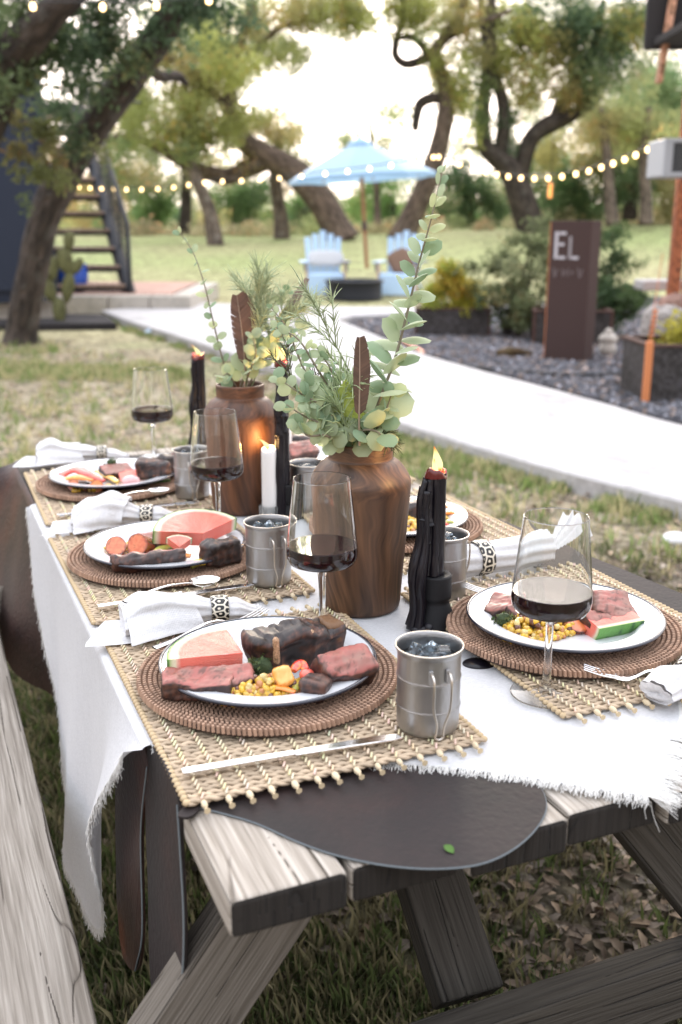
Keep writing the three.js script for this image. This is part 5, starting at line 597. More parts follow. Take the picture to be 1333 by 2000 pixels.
taper('tall black candle with heavy black wax run, right of the front vase', 0.437, 0.467, 0.965, { cup: 0.076, seed: 3, flame: 0.036, second: 1, lean: -0.2, glow: 0.018, turn: TH + 0.1 });
taper('tall black candle with molten red top between the two wooden vases', 0.424, 1.054, 1.04, { cup: 0.068, seed: 8, flame: 0.03, lean: -0.5, glow: 0.02, turn: TH + 0.9, drip: 0.62 });
taper('black candle at the far end left of the reddish vase', 0.42, 1.62, 0.985, { cup: 0.1, seed: 13, flame: 0.027, lean: -0.7, glow: 0.012, drip: 0.7 });
function whiteCandle(label, u, v, top, R, holderH, f) {
  const t = thing('white_candle', label, 'candle', tp(u, v, YC), TH), H = top - YC; if (holderH) { const g = []; for (let i = 0; i < 16; i++) { const a = i / 16 * 2 * PI; g.push(at(box(0.004, holderH, 0.005, 0.0015), Math.cos(a) * 0.0185, holderH / 2, Math.sin(a) * 0.0185, 0, -a, 0)); } part('glass_holder', merge([...g, lathe([[0.0001, 0.001], [0.0175, 0.001], [0.0178, holderH - 0.001], [0.0125, holderH - 0.001], [0.012, 0.012], [0.0001, 0.012]], 24)]), mat([0.95, 0.97, 0.97], 0.05, { physical: true, transmission: 1, thickness: 0.01 }), t); }
  part('stick', displace(lathe([[0.0001, 0.012], [R, 0.013], [R * 0.98, H - 0.006], [R * 0.97, H], [R * 0.8, H + 0.001], [R * 0.5, H - 0.003], [0.0001, H - 0.004]], 30), (x, y, z) => [x, y + (y > H - 0.008 ? 0.004 * Math.sin(Math.atan2(z, x) + 2.5) : 0), z]), whiteWax, t); flame(t, -0.002, H - 0.001, 0, f[0], f[1], f[2]); return t;
}
whiteCandle('white candle in a ribbed glass holder in front of the reddish vase', 0.393, 1.047, 0.884, 0.0145, 0.03, [0.024, -0.9, 0.013]); whiteCandle('small white candle far back between the vases, left of the front vase', 0.56, 1.42, 0.845, 0.0125, 0.02, [0.026, -0.05, 0.02]);
// ------------------------------------------------------------------ napkins and rings
const napM = mat([0.83, 0.825, 0.83], 0.95, { map: linenTex, bumpMap: linenBump, bumpScale: 0.0006, side: THREE.DoubleSide, physical: true, transmission: 0.12, thickness: 0, roughness: 1 });
const ringTex = tex(512, 128, (u, v) => { const X = u * 12, Y = v * 3; let d1 = 9, d2 = 9; for (let i = -1; i <= 1; i++) for (let j = -1; j <= 1; j++) { const cx = Math.floor(X) + i, cy = Math.floor(Y) + j, m = ((cx % 12) + 12) % 12, px = cx + 0.5 + 0.5 * (h2(m, cy, 5) - 0.5) + (cy % 2 ? 0.35 : 0), py = cy + 0.5 + 0.3 * (h2(m, cy, 9) - 0.5), d = Math.hypot(X - px, (Y - py) * 1.1); if (d < d1) { d2 = d1; d1 = d; } else if (d < d2) d2 = d; } const edge = v < 0.06 || v > 0.94, cream = !edge && (d2 - d1 < 0.2 || d1 < 0.17); return cream ? [0.86, 0.83, 0.76] : [0.055, 0.055, 0.065]; });
const ringMat = mat([1, 1, 1], 0.35, { map: ringTex });
const PR = (pts, s) => { const k = s * (pts.length - 1), i = Math.min(pts.length - 2, Math.floor(k)), t = k - i; return lerp(pts[i], pts[i + 1], t * t * (3 - 2 * t)); };
function napkin(label, ringLabel, pos, turn, o) {
  const { L = 0.2, seed = 1, w = [0.04, 0.036, 0.03, 0.028, 0.0165, 0.022, 0.014], h = [0.016, 0.022, 0.022, 0.02, 0.0155, 0.014, 0.007], ringAt = 0.72, tail = 1, flap = true, amp = 0.1, ringR = 0.0195 } = o;
  const t = thing('napkin', label, 'napkin', pos, turn, 'rolled white linen napkins');
  const surf = (s, a, k = 1) => { const W = PR(w, s) * k, Hh = PR(h, s) * k, tight = 1 - Math.exp(-Math.pow((s - ringAt) / 0.12, 2)), f = 1 + tight * (amp * Math.sin(a * 4 + seed + s * 5) * 0.5 + amp * 1.4 * (vn(a * 2.2 + seed * 3, s * 5, seed, 14) - 0.5)) + 0.05 * Math.sin(a * 9 + s * 3) * (0.4 + tight); let y = Hh + Math.sin(a) * Hh * f; const z = Math.cos(a) * W * f; y = Math.max(0.0006, y); return [s * L, y, z]; };
  const roll = grid(72, 72, (u, v) => { const p = surf(u, v * 2 * PI); return [p[0], p[1], p[2], p[0], v * 0.16]; }), parts = [roll];
  parts.push(grid(6, 40, (u, v) => { const a = v * 2 * PI, p = surf(1, a, 1 - u * 0.98); return [L + 0.006 * Math.sin(u * 5 + a) * (1 - u), p[1] * (1 - u) + PR(h, 1) * u, p[2], u * 0.02, v * 0.1]; }), grid(6, 40, (u, v) => { const a = v * 2 * PI, p = surf(0, a, 1 - u * 0.98); return [0.012 * u, p[1] * (1 - u) + PR(h, 0) * u, p[2], u * 0.02, v * 0.1]; }));
  part('roll', merge(parts), napM, t);
  if (flap) part('loose_fold', merge([grid(34, 30, (u, v) => { const s = 0.02 + u * 0.5, a = lerp(-0.5, 2.4, v), e = 1.05 + 0.05 * Math.sin(u * 7 + v * 4 + seed); const p = surf(s, a, e); const d = sstep(0.35, 0, v) * (0.012 + 0.02 * (1 - u)); return [p[0] + 0.012 * Math.sin(v * 3 + seed) * u, Math.max(0.0015, p[1] * (1 - 0.5 * sstep(0.35, 0, v)) + 0.002), p[2] + d, p[0], v * 0.1]; }), grid(26, 22, (u, v) => { const x = -0.026 + u * 0.085 - 0.03 * v, z = lerp(0.0, 0.05, v); return [x + 0.004 * Math.sin(v * 5 + seed), 0.0015 + 0.012 * sstep(0.7, 0.1, v) + 0.002 * (1 + Math.sin(v * 7 + u * 3 + seed)), z, x, z]; })]), napM, t);
  if (o.fan) part('fan', grid(30, 26, (u, v) => { const q = (u - 0.5), W = lerp(0.03, 0.085, v); return [-0.012 - v * 0.05, 0.02 + v * o.fan * (1 - 1.6 * q * q) + 0.005 * Math.sin(u * 24 + seed) * v, q * W + 0.004 * Math.sin(u * 17) * v, u * 0.07, v * 0.07]; }), napM, t);
  const W = PR(w, ringAt), Hh = PR(h, ringAt), rg = lathe([[ringR, -0.012], [ringR + 0.002, -0.011], [ringR + 0.0026, 0], [ringR + 0.002, 0.011], [ringR, 0.012]], 48); const uv = rg.attributes.uv; part; rg.rotateZ(PI / 2); rg.scale(1, Math.max(0.8, Hh / ringR * 1.06), 1);
  const d = V3(ringAt * L, Hh + 0.0015, 0).applyAxisAngle(V3(0, 1, 0), turn); const rt = thing('napkin_ring', ringLabel, 'napkin ring', V3(...(pos.isVector3 ? pos.toArray() : pos)).add(d), turn + (o.skew ?? 0), 'black and cream napkin rings'); part('band', rg, ringMat, rt); part('lining', lathe([[ringR - 0.0004, -0.0118], [ringR - 0.0012, 0], [ringR - 0.0004, 0.0118]], 40).rotateZ(PI / 2).scale(1, Math.max(0.8, Hh / ringR * 1.06), 1), mat([0.05, 0.05, 0.055], 0.5), rt);
}
const RN = (() => { const a = onH(1062, 1098, YM + 0.006), b = onH(890, 1128, YM + 0.006); return [a, -Math.atan2(b.z - a.z, b.x - a.x)]; })();
const NP = (px, py, h = YM + 0.008) => onH(px, py, h);
napkin('white napkin in the left row nearest us, lying above the nearest plate', 'patterned napkin ring on the left napkin nearest us', NP(240, 1232), TH - 0.08, { L: 0.185, seed: 2, skew: -0.1 });
napkin('white napkin in the left row, between the middle and the far plate', 'patterned napkin ring on the napkin between the middle and far left plates', NP(142, 1030), TH - 0.18, { L: 0.185, seed: 5, w: [0.036, 0.042, 0.036, 0.026, 0.0165, 0.022, 0.014], h: [0.014, 0.024, 0.027, 0.022, 0.0155, 0.014, 0.008], skew: -0.1 });
napkin('white napkin at the far left corner of the table, behind the far plate', 'patterned napkin ring on the napkin at the far left corner', NP(75, 903), TH - 0.2, { L: 0.2, seed: 9, h: [0.02, 0.024, 0.02, 0.018, 0.0155, 0.012, 0.006] });
napkin('white napkin rolled tight on the right, its corner fanning up behind the wine glass', 'patterned napkin ring on the tight roll behind the black candle', RN[0], RN[1], { L: 0.2, seed: 12, w: [0.03, 0.028, 0.0265, 0.0255, 0.025, 0.025, 0.024], h: [0.025, 0.025, 0.0245, 0.0245, 0.0245, 0.0245, 0.0235], amp: 0.03, flap: false, ringAt: 0.62, ringR: 0.0262, fan: 0.052 });
napkin('white napkin at the right edge beside the fork, tail end towards us', 'patterned napkin ring at the right edge of the picture on the napkin by the fork', tp(0.735, 0.185, YM + 0.008), TH + PI + 0.25, { L: 0.19, seed: 15, w: [0.04, 0.036, 0.03, 0.028, 0.018, 0.025, 0.022], h: [0.016, 0.02, 0.02, 0.018, 0.0155, 0.018, 0.013], ringAt: 0.66 });
// ------------------------------------------------------------------ cutlery
const chrome = mat([0.72, 0.72, 0.73], 0.13, { metalness: 1 });
function profileBar(pts, th) { const s = new THREE.Shape(); pts.forEach(([x, y], i) => (i ? s.lineTo(x, y) : s.moveTo(x, y))); const g = new THREE.ExtrudeGeometry(s, { depth: th, bevelEnabled: true, bevelThickness: 0.0008, bevelSize: 0.0008, bevelSegments: 2, curveSegments: 4 }); g.rotateX(-PI / 2); return g; }
function place(t, a, b) { const A = onH(...a), B = onH(...b); t.position.copy(A); t.rotation.y = -Math.atan2(B.z - A.z, B.x - A.x); return A.distanceTo(B); }
function knife(label, a, b) { const t = thing('table_knife', label, 'knife', [0, 0, 0], 0, 'steel table knives'), L = place(t, a, b); part('handle', profileBar([[0, -0.004], [0, 0.004], [0.003, 0.0046], [L * 0.5, 0.0034], [L * 0.5, -0.0034], [0.003, -0.0046]], 0.0036), chrome, t); part('blade', at(profileBar([[0, -0.0034], [0, 0.0034], [0.01, 0.006], [L * 0.42, 0.0062], [L * 0.49, 0.003], [L * 0.5, -0.004], [L * 0.47, -0.006]], 0.0012), L * 0.5 + 0.0015, 0.001, 0), chrome, t); return t; }
const KH = YM + 0.0115;
knife('steel knife lying in front of the nearest plate, blade towards the mug', [358, 1512, KH], [778, 1441, KH]); knife('steel knife below the middle left plate, partly under the napkin', [193, 1188, KH], [492, 1144, KH]); knife('steel knife below the far left plate, partly under the napkin', [113, 1008, KH], [385, 982, KH]);
function bent(pts, w, th) { const c = new THREE.CatmullRomCurve3(pts.map((p) => V3(...p)), false, 'centripetal'), n = 30; return grid(8, n, (u, v) => { const p = c.getPoint(v), W = PR(w, v) / 2, a = u * 2 * PI; return [p.x, p.y + Math.sin(a) * th, p.z + Math.cos(a) * W]; }); }
function fork(label, a, b) { const t = thing('table_fork', label, 'fork', [0, 0, 0], 0, 'steel table forks'); place(t, a, b); const L = 0.185; part('handle', bent([[0.06, 0.004, 0], [0.075, 0.012, 0], [0.1, 0.016, 0], [0.15, 0.008, 0], [L, 0.006, 0]], [0.012, 0.005, 0.006, 0.009, 0.012], 0.0013), chrome, t); part('head', bent([[0.038, 0.002, 0], [0.05, 0.001, 0], [0.062, 0.0045, 0]], [0.021, 0.02, 0.011], 0.001), chrome, t); for (let i = 0; i < 4; i++) part('tine', sweep([[0.04, 0.0018, (i - 1.5) * 0.0056], [0.02, 0.004, (i - 1.5) * 0.0056], [0.0, 0.009, (i - 1.5) * 0.0054]], [0.0013, 0.0011, 0.0007], { n: 8, sides: 6 }), chrome, t); return t; }
function spoon(label, a, b, tiltUp = 0) { const t = thing('table_spoon', label, 'spoon', [0, 0, 0], 0, 'steel table spoons'); place(t, a, b); part('bowl', grid(20, 14, (u, v) => { const A = u * 2 * PI, r = v, x = Math.cos(A) * 0.027 * r, z = Math.sin(A) * 0.0185 * r * (1 - 0.12 * Math.cos(A)); return [0.027 + x, 0.0095 * r * r, z]; }), chromeD, t); part('handle', bent([[0.051, 0.009, 0], [0.07, 0.012, 0], [0.11, 0.014, 0], [0.18, 0.006, 0]], [0.007, 0.005, 0.007, 0.012], 0.0012), chrome, t); t.rotation.z = tiltUp; t.rotation.order = 'YXZ'; return t; }
const chromeD = mat([0.72, 0.72, 0.73], 0.12, { metalness: 1, side: THREE.DoubleSide });
fork('steel fork on the right placemat, tines pointing at the wine glass', [1140, 1316, KH + 0.003], [1300, 1332, KH + 0.003]); fork('steel fork by the right plate rim, its tines on the white cloth', [905, 1152, KH], [1010, 1168, KH]); fork('steel fork half hidden behind the ribs of the nearest plate', [519, 1200, KH + 0.004], [430, 1236, KH]);
spoon('steel spoon leaning out of the left napkin nearest us', [424, 1138, KH + 0.012], [345, 1182, KH + 0.002], 0.1); spoon('steel spoon leaning out of the napkin below the far left plate', [326, 962, KH + 0.012], [250, 1000, KH + 0.002], 0.1);
// ------------------------------------------------------------------ food
const foodM = mat(null, 0.5, { vertexColors: true, physical: true, clearcoat: 0.1, clearcoatRoughness: 0.35, bumpMap: fineBump, bumpScale: 0.001 }), wetM = mat(null, 0.25, { vertexColors: true, physical: true, clearcoat: 0.5, clearcoatRoughness: 0.2 });
const mix3 = (a, b, t) => a.map((k, i) => lerp(k, b[i], clamp(t)));
function chunk(w, h, d, o = {}) { // lump of meat: finely divided rounded box with an uneven surface
  const { r = 0.3, n = 0.18, seed = 1 } = o, s = Math.min(w, h, d), q = s * Math.min(0.48, r), k = (x) => Math.max(4, Math.round(x / 0.0021)); let g = new THREE.BoxGeometry(w, h, d, k(w), k(h), k(d)); g.deleteAttribute('uv'); g.deleteAttribute('normal'); g.clearGroups(); g = mergeVertices(g, 1e-6);
  const p = g.attributes.position, c = V3(0, 0, 0), e = V3(0, 0, 0), bx = [w / 2 - q, h / 2 - q, d / 2 - q]; for (let i = 0; i < p.count; i++) { c.fromBufferAttribute(p, i); e.set(clamp(c.x, -bx[0], bx[0]), clamp(c.y, -bx[1], bx[1]), clamp(c.z, -bx[2], bx[2])); c.sub(e); if (c.length() > 0) c.setLength(q); const t = 1 + 0.16 * (vn(e.x / s * 1.1 + seed, seed * 3, 7) - 0.5) * 2; p.setXYZ(i, e.x + c.x, (e.y + c.y) * t, (e.z + c.z) * (1.04 - (t - 1))); } g.computeVertexNormals();
  return displace(g, (x, y, z) => s * n * 1.5 * (n3(x / s * 1.6 + seed * 3, y / s * 1.6, z / s * 1.6, seed) - 0.5) + s * n * 0.55 * (n3(x / s * 5, y / s * 5 + seed, z / s * 5, seed + 2) - 0.5) + 0.0014 * (n3(x * 420, y * 420, z * 420, seed) - 0.5));
}
const fb = (x, y, z, f, s) => clamp(0.5 + 1.9 * (n3(x * f + s, y * f, z * f, s) * 0.55 + n3(x * f * 3.3, y * f * 3.3 + s, z * f * 3.3, s + 4) * 0.45 - 0.5));
const CRUST = [0.025, 0.012, 0.01], CRUST2 = [0.095, 0.038, 0.024], PINK = [0.31, 0.088, 0.07], PALE = [0.235, 0.115, 0.085];
const steakC = (axis, seed, pale = 0.4) => (x, y, z, nx, ny, nz) => { const N = { x: nx, y: ny, z: nz }[axis], k = fb(x, y, z, 160, seed), big = fb(x, y, z, 45, seed + 6), cut = sstep(0.45 + 0.2 * k, 0.85, N); return mix3(mix3(CRUST, CRUST2, sstep(0.35, 0.7, k)), mix3(mix3(mix3(PINK, PALE, pale + (k - 0.5) * 0.9 + (big - 0.5) * 1.2), [0.25, 0.13, 0.1], sstep(0.55, 0.9, big) * 0.8), [0.10, 0.035, 0.025], sstep(0.6, 0.8, k) * 0.85), cut); };
const ribC = (seed) => (x, y, z, nx, ny, nz) => { const k = fb(x, y, z, 120, seed); return mix3(mix3([0.014, 0.008, 0.007], [0.06, 0.024, 0.016], sstep(0.4, 0.7, k)), [0.17, 0.07, 0.035], sstep(0.72, 0.9, k) * (ny > 0 ? 1 : 0.4)); };
const FH = YP + 0.004;
function food(name, label, cat, g, px, py, turn = 0, h = FH, m = foodM, rx = 0, rz = 0) { const p = onH(px, py, h), o = solo(name, g, m, label, cat, p); o.rotation.set(rx, turn, rz, 'YXZ'); return o; }
const RINGS = [0, 0.25, 0.5, 0.7, 0.8, 0.84, 0.88, 0.91, 0.935, 0.96, 0.984, 0.99, 1];
function melonWedge(len, R, ang, seed) { // sector cross-section, apex up, rind below; along x
  const n = 18, K = RINGS.length - 1, P = (r, a, x) => [x, R - Math.cos(a) * r * R, Math.sin(a) * r * R], f = (u) => RINGS[Math.round(u * K)], L = (v) => (v - 0.5) * len;
  return melonColor(merge([grid(n, 16, (u, v) => P(1.002, (u - 0.5) * ang, L(v))), grid(K, 16, (u, v) => P(f(u), -ang / 2, L(v))), grid(K, 16, (u, v) => P(f(u), ang / 2, L(v))), grid(K, n, (u, v) => P(f(u), (v - 0.5) * ang, -len / 2)), grid(K, n, (u, v) => P(f(u), (v - 0.5) * ang, len / 2))]), (x, y, z) => Math.hypot(y - R, z) / R, seed);
}
function melonColor(g, rad, seed) { return colorBy(g, (x, y, z, nx, ny, nz) => { const k = fb(x, y, z, 140, seed), r = rad(x, y, z), stripe = sstep(0.42, 0.6, fb(x * 3, y, z, 45, seed + 2)); const flesh = mix3([0.76, 0.12, 0.085], [0.78, 0.235, 0.17], k), rind = mix3([0.12, 0.3, 0.06], [0.03, 0.1, 0.03], stripe); return r > 0.985 ? rind : r > 0.9 ? mix3([0.72, 0.72, 0.5], [0.35, 0.5, 0.15], (r - 0.93) / 0.05) : r > 0.82 ? mix3(flesh, [0.8, 0.62, 0.5], (r - 0.82) / 0.08) : flesh; }); }
function melonSlab(R, th, a0, a1, seed) { const s = new THREE.Shape(), n = 26; s.moveTo(0, 0); const g0 = []; const rings = [0, 0.2, 0.4, 0.6, 0.75, 0.82, 0.86, 0.9, 0.93, 0.96, 0.985, 1]; const top = grid(n, rings.length - 1, (u, v) => { const r = rings[Math.round(v * (rings.length - 1))] * R, a = lerp(a0, a1, u); return [Math.cos(a) * r, th - 0.0015 * (r > R * 0.97 ? 1 : 0) + 0.0012 * (vn(Math.cos(a) * r * 400, Math.sin(a) * r * 400, seed) - 0.5), -Math.sin(a) * r]; }), side = grid(n, 4, (u, v) => { const a = lerp(a0, a1, u); return [Math.cos(a) * R * (1 + 0.001), th * (1 - v) - 0.0015 * (1 - v), -Math.sin(a) * R * 1.001]; }), cut = (a) => grid(11, 4, (u, v) => { const r = rings[Math.round(u * 11)] * R; return [Math.cos(a) * r, th * (1 - v), -Math.sin(a) * r]; }); const g = merge([top, side, cut(a0), cut(a1)]); return melonColor(g, (x, y, z) => Math.hypot(x, z) / R, seed); }
const melonM = mat(null, 0.3, { vertexColors: true, side: THREE.DoubleSide, bumpMap: fineBump, bumpScale: 0.0008 });
function corn(label, cx, cy, ru, rv, n, hgt, seed) { // loose kernels in a low heap
  const r = rng(seed), g = [], c0 = onH(cx, cy, FH), kern = displace(new THREE.IcosahedronGeometry(1, 1), (x, y, z) => [x * 0.0046, y * 0.0036, z * 0.0036 * (1 - 0.25 * x)]); const t = []; for (let i = 0; i < n; i++) { const a = r() * 2 * PI, q = Math.sqrt(r()), x = Math.cos(a) * q * ru, z = Math.sin(a) * q * rv, y = hgt * (1 - q * q) * r() + 0.001, w = r(), b = 0.7 + 0.45 * r(); const col = w > 0.86 ? [0.13, 0.05, 0.03] : w > 0.76 ? [0.42, 0.17, 0.05] : w > 0.6 ? [0.68 * b, 0.52 * b, 0.2 * b] : [0.66 * b, 0.4 * b, 0.035]; const s = 0.8 + 0.5 * r(); g.push(prep(at(kern.clone(), x, y, z, r() * 6, r() * 6, r() * 6, [s, s, s]), col)); }
  const o = solo('corn_kernels', merge(g), wetM, label, 'corn', c0, TH); o.userData.kind = 'stuff'; return o;
}
function herb(label, px, py, R, seed, h = FH + 0.014) { const r = rng(seed), g = []; for (let i = 0; i < 5; i++) { const c = clusterGeo(seed + i, 46, 0.5, 0.24, 0.15); at(c, (r() - 0.5) * R, (r() - 0.5) * R * 0.6, (r() - 0.5) * R, 0, r() * 6, 0, R * 1.25); g.push(prep(c, i % 2 ? [0.045, 0.075, 0.02] : [0.09, 0.11, 0.03])); } g.push(prep(displace(new THREE.IcosahedronGeometry(R * 0.62, 3), (x, y, z) => 0.004 * (n3(x * 300, y * 300, z * 300) - 0.5)), [0.03, 0.05, 0.015])); return solo('herb_garnish', merge(g), mat(null, 0.8, { vertexColors: true, side: THREE.DoubleSide }), label, 'herbs', onH(px, py, h)); }
function strip(name, label, cat, pts, r, col, col2, flat = 0.45, h = FH + 0.006) { const P = pts.map(([x, y, dy]) => onH(x, y, h + (dy ?? 0))), o = P[0].clone(), g = sweep(P.map((p) => p.clone().sub(o)), r, { n: 20, sides: 10, noise: 0.14, seed: pts[0][0] | 0, flat }); colorBy(g, (x, y, z) => mix3(col, col2, sstep(0.45, 0.7, fb(x, y, z, 130, 3)))); return solo(name, g, wetM, label, cat, o); }
function disc(label, px, py, R, th, rx, turn, seed, h = FH + 0.008, col = [0.62, 0.15, 0.05]) { const g = displace(merge([new THREE.CylinderGeometry(R, R * 0.97, th, 26, 3, true), at(new THREE.RingGeometry(0.0001, R, 26, 7), 0, th / 2, 0, -PI / 2), at(new THREE.RingGeometry(0.0001, R * 0.97, 26, 7), 0, -th / 2, 0, PI / 2)]), (x, y, z) => [x * (1 + 0.05 * Math.sin(Math.atan2(z, x) * 3 + seed)), y, z]); colorBy(g, (x, y, z, nx, ny) => { const k = fb(x, y, z, 260, seed), e = Math.hypot(x, z) / R + 0.05 * Math.sin(Math.atan2(z, x) * 11); return Math.abs(ny) > 0.6 ? mix3(mix3(col, [0.7, 0.24, 0.09], k), [0.2, 0.04, 0.015], Math.max(sstep(0.84, 0.95, e), 0.8 * sstep(0.72, 0.85, k))) : mix3([0.32, 0.07, 0.03], [0.08, 0.03, 0.02], sstep(0.5, 0.7, k)); }); return food('carrot', label, 'carrot', prep(g), px, py, turn, h, wetM, rx); }
const RED = [0.58, 0.045, 0.03], ORG = [0.75, 0.25, 0.035], YEL = [0.6, 0.42, 0.06], GRN = [0.34, 0.36, 0.07];
// plate nearest us
{
  const rib = displace(chunk(0.118, 0.046, 0.048, { r: 0.2, n: 0.24, seed: 4 }), (x, y, z) => { const q = Math.abs(Math.sin((x + 0.033) / 0.047 * PI)), f = sstep(0.006, 0.02, z) * sstep(0.02, 0.008, Math.abs(y + 0.002)); return [x * (1 + 0.05 * Math.sin(y * 90)), y + 0.0035 * Math.sin(x * 95 + 1) * sstep(0, 0.02, y) - 0.003 * sstep(0, 0.02, y) * sstep(0.5, 0.75, vn(x * 160, z * 60, 4)), z - 0.0085 * q * f + 0.003 * Math.sin(x * 60 + y * 40)]; }); food('beef_ribs', 'charred slab of beef ribs with three bone ends on the nearest plate', 'ribs', colorBy(rib, ribC(4)), 574, 1262, TH + 0.10, FH + 0.022);
  const R = scene.children[scene.children.length - 1], bone = mat([0.55, 0.34, 0.22], 0.6, { map: fine }); for (const [x, s] of [[-0.033, 1], [0.014, 1.15]]) { const g = displace(new THREE.CapsuleGeometry(0.0042 * s, 0.028, 4, 10), (X, Y, Z) => 0.001 * (vn(X * 500, Y * 300, 5) - 0.5)); const b = part('bone', at(g, x, 0.009, 0.0215, 0.12, 0, 0.06), bone, R); b.name = 'bone'; } part('bone', at(displace(chunk(0.024, 0.03, 0.04, { r: 0.3, n: 0.2, seed: 9 }), () => 0), 0.05, 0.012, -0.001), mat([0.34, 0.17, 0.08], 0.6, { map: fine }), R);
  food('watermelon', 'pink watermelon slice with pale rind at the left of the nearest plate', 'watermelon', melonSlab(0.088, 0.028, PI * 0.5, PI * 0.99, 3), 474, 1318, TH - 0.04, FH + 0.006, melonM, 0, -0.04);
  food('steak', 'long pink steak slice with dark crust at the left of the nearest plate', 'steak', colorBy(chunk(0.084, 0.026, 0.038, { r: 0.25, n: 0.3, seed: 7 }), steakC('y', 7, 0.35)), 388, 1336, TH - 0.42, FH + 0.013, foodM, 0.1);
  food('steak', 'short pink steak piece lying against the melon on the nearest plate', 'steak', colorBy(chunk(0.05, 0.02, 0.036, { r: 0.25, n: 0.3, seed: 8 }), steakC('y', 8, 0.6)), 455, 1328, TH - 0.1, FH + 0.015, foodM, 0.25);
  food('steak', 'pink-centred steak piece at the right of the nearest plate', 'steak', colorBy(chunk(0.068, 0.034, 0.044, { r: 0.2, n: 0.34, seed: 11 }), steakC('y', 11, 0.3)), 672, 1310, TH + 0.1, FH + 0.016, foodM, 0.45, -0.06);
  food('steak', 'dark crusted steak end in front of the pink piece on the nearest plate', 'steak', colorBy(chunk(0.038, 0.026, 0.03, { r: 0.3, n: 0.26, seed: 13 }), steakC('x', 13, 0.5)), 618, 1342, TH + 0.9, FH + 0.013);
  herb('dark green herb clump in front of the ribs on the nearest plate', 511, 1304, 0.021, 21, FH + 0.012);
  food('pepper', 'glossy orange pepper square in the middle of the nearest plate', 'pepper', colorBy(chunk(0.021, 0.009, 0.024, { r: 0.45, n: 0.35, seed: 15 }), (x, y, z) => mix3([0.78, 0.3, 0.04], [0.82, 0.42, 0.12], fb(x, y, z, 150, 2))), 554, 1320, TH + 0.2, FH + 0.02, wetM, 0.85);
  strip('pepper', 'red pepper strip behind the orange one on the nearest plate', 'pepper', [[572, 1310, 0.012], [588, 1296, 0.016], [598, 1308, 0.012]], [0.006, 0.008, 0.005], RED, ORG); food('tomato', 'small red tomato half on the nearest plate', 'tomato', colorBy(displace(new THREE.IcosahedronGeometry(0.009, 4), (x, y, z) => [x, y * 0.8, z]), (x, y, z) => mix3([0.62, 0.05, 0.05], [0.7, 0.16, 0.1], fb(x, y, z, 120, 3))), 600, 1318, 0, FH + 0.016, wetM);
  strip('pickled_pepper', 'yellow-green pepper strip left of the orange square on the nearest plate', 'pepper', [[500, 1340], [515, 1330, 0.004], [532, 1326, 0.004]], [0.006, 0.008, 0.006], GRN, YEL, 0.7); strip('pickled_pepper', 'yellow-green pepper bit right of the orange square on the nearest plate', 'pepper', [[575, 1348], [582, 1336], [590, 1330]], [0.004, 0.006, 0.005], GRN, YEL, 0.7); strip('carrot', 'roasted carrot strip beside the corn on the nearest plate', 'carrot', [[440, 1352], [470, 1346, 0.004], [505, 1342, 0.003]], [0.009, 0.009, 0.007], [0.55, 0.16, 0.04], [0.2, 0.06, 0.02], 0.7); strip('carrot', 'thin orange carrot strip in front of the orange pepper on the nearest plate', 'carrot', [[515, 1346], [545, 1342, 0.004], [578, 1352]], [0.006, 0.006, 0.004], ORG, RED);
  corn('heap of yellow corn kernels at the front of the nearest plate', 512, 1354, 0.053, 0.019, 380, 0.021, 31);
}
// middle left plate
{
  food('beef_ribs', 'dark charred rib piece at the right of the middle left plate', 'ribs', colorBy(chunk(0.064, 0.042, 0.036, { r: 0.25, n: 0.3, seed: 24, seg: 9 }), ribC(24)), 434, 1078, TH + 0.25, FH + 0.02);
  food('watermelon', 'pink watermelon slice at the back of the middle left plate', 'watermelon', melonSlab(0.08, 0.024, PI * 0.12, PI * 0.88, 5), 395, 1066, TH + 0.15, FH + 0.012, melonM, 0.28); food('watermelon', 'small bright melon chip in front of the slice on the middle left plate', 'watermelon', melonSlab(0.032, 0.012, PI * 0.2, PI * 0.65, 6), 350, 1080, TH, FH + 0.014, melonM, 0.4);
  food('steak', 'long dark steak slice along the front rim of the middle left plate', 'steak', colorBy(chunk(0.115, 0.026, 0.032, { r: 0.35, n: 0.3, seed: 27 }), steakC('y', 27, 0.2)), 292, 1096, TH - 0.14, FH + 0.013, foodM, -0.75); food('steak', 'pink steak slice lying behind the carrots on the middle left plate', 'steak', colorBy(chunk(0.07, 0.016, 0.042, { r: 0.4, n: 0.25, seed: 28 }), steakC('y', 28, 0.5)), 312, 1056, TH, FH + 0.016, foodM, 0.3);
  disc('left round carrot slice on the corn of the middle left plate', 227, 1068, 0.0165, 0.009, 0.85, 0.1, 1, FH + 0.018, [0.5, 0.09, 0.035]); disc('right round carrot slice with charred skin on the middle left plate', 276, 1066, 0.018, 0.026, 1.15, -0.35, 2, FH + 0.018, [0.52, 0.085, 0.03]);
  strip('pickled_pepper', 'curved yellow-green pepper in the middle of the middle left plate', 'pepper', [[296, 1086], [312, 1074, 0.006], [345, 1064, 0.006]], [0.006, 0.008, 0.005], GRN, YEL, 0.7); strip('pepper', 'orange pepper strip under the herbs of the middle left plate', 'pepper', [[312, 1084], [340, 1082, 0.004], [372, 1086, 0.002]], [0.007, 0.008, 0.006], ORG, [0.8, 0.4, 0.2]); strip('pickled_pepper', 'pale yellow pepper end at the front rim of the middle left plate', 'pepper', [[372, 1104], [392, 1098, 0.003], [420, 1102]], [0.009, 0.008, 0.004], YEL, GRN, 0.7); herb('small herb sprig on the peppers of the middle left plate', 347, 1086, 0.009, 41, FH + 0.014);
  corn('scattered corn kernels at the left of the middle left plate', 232, 1078, 0.044, 0.026, 230, 0.013, 43);
}
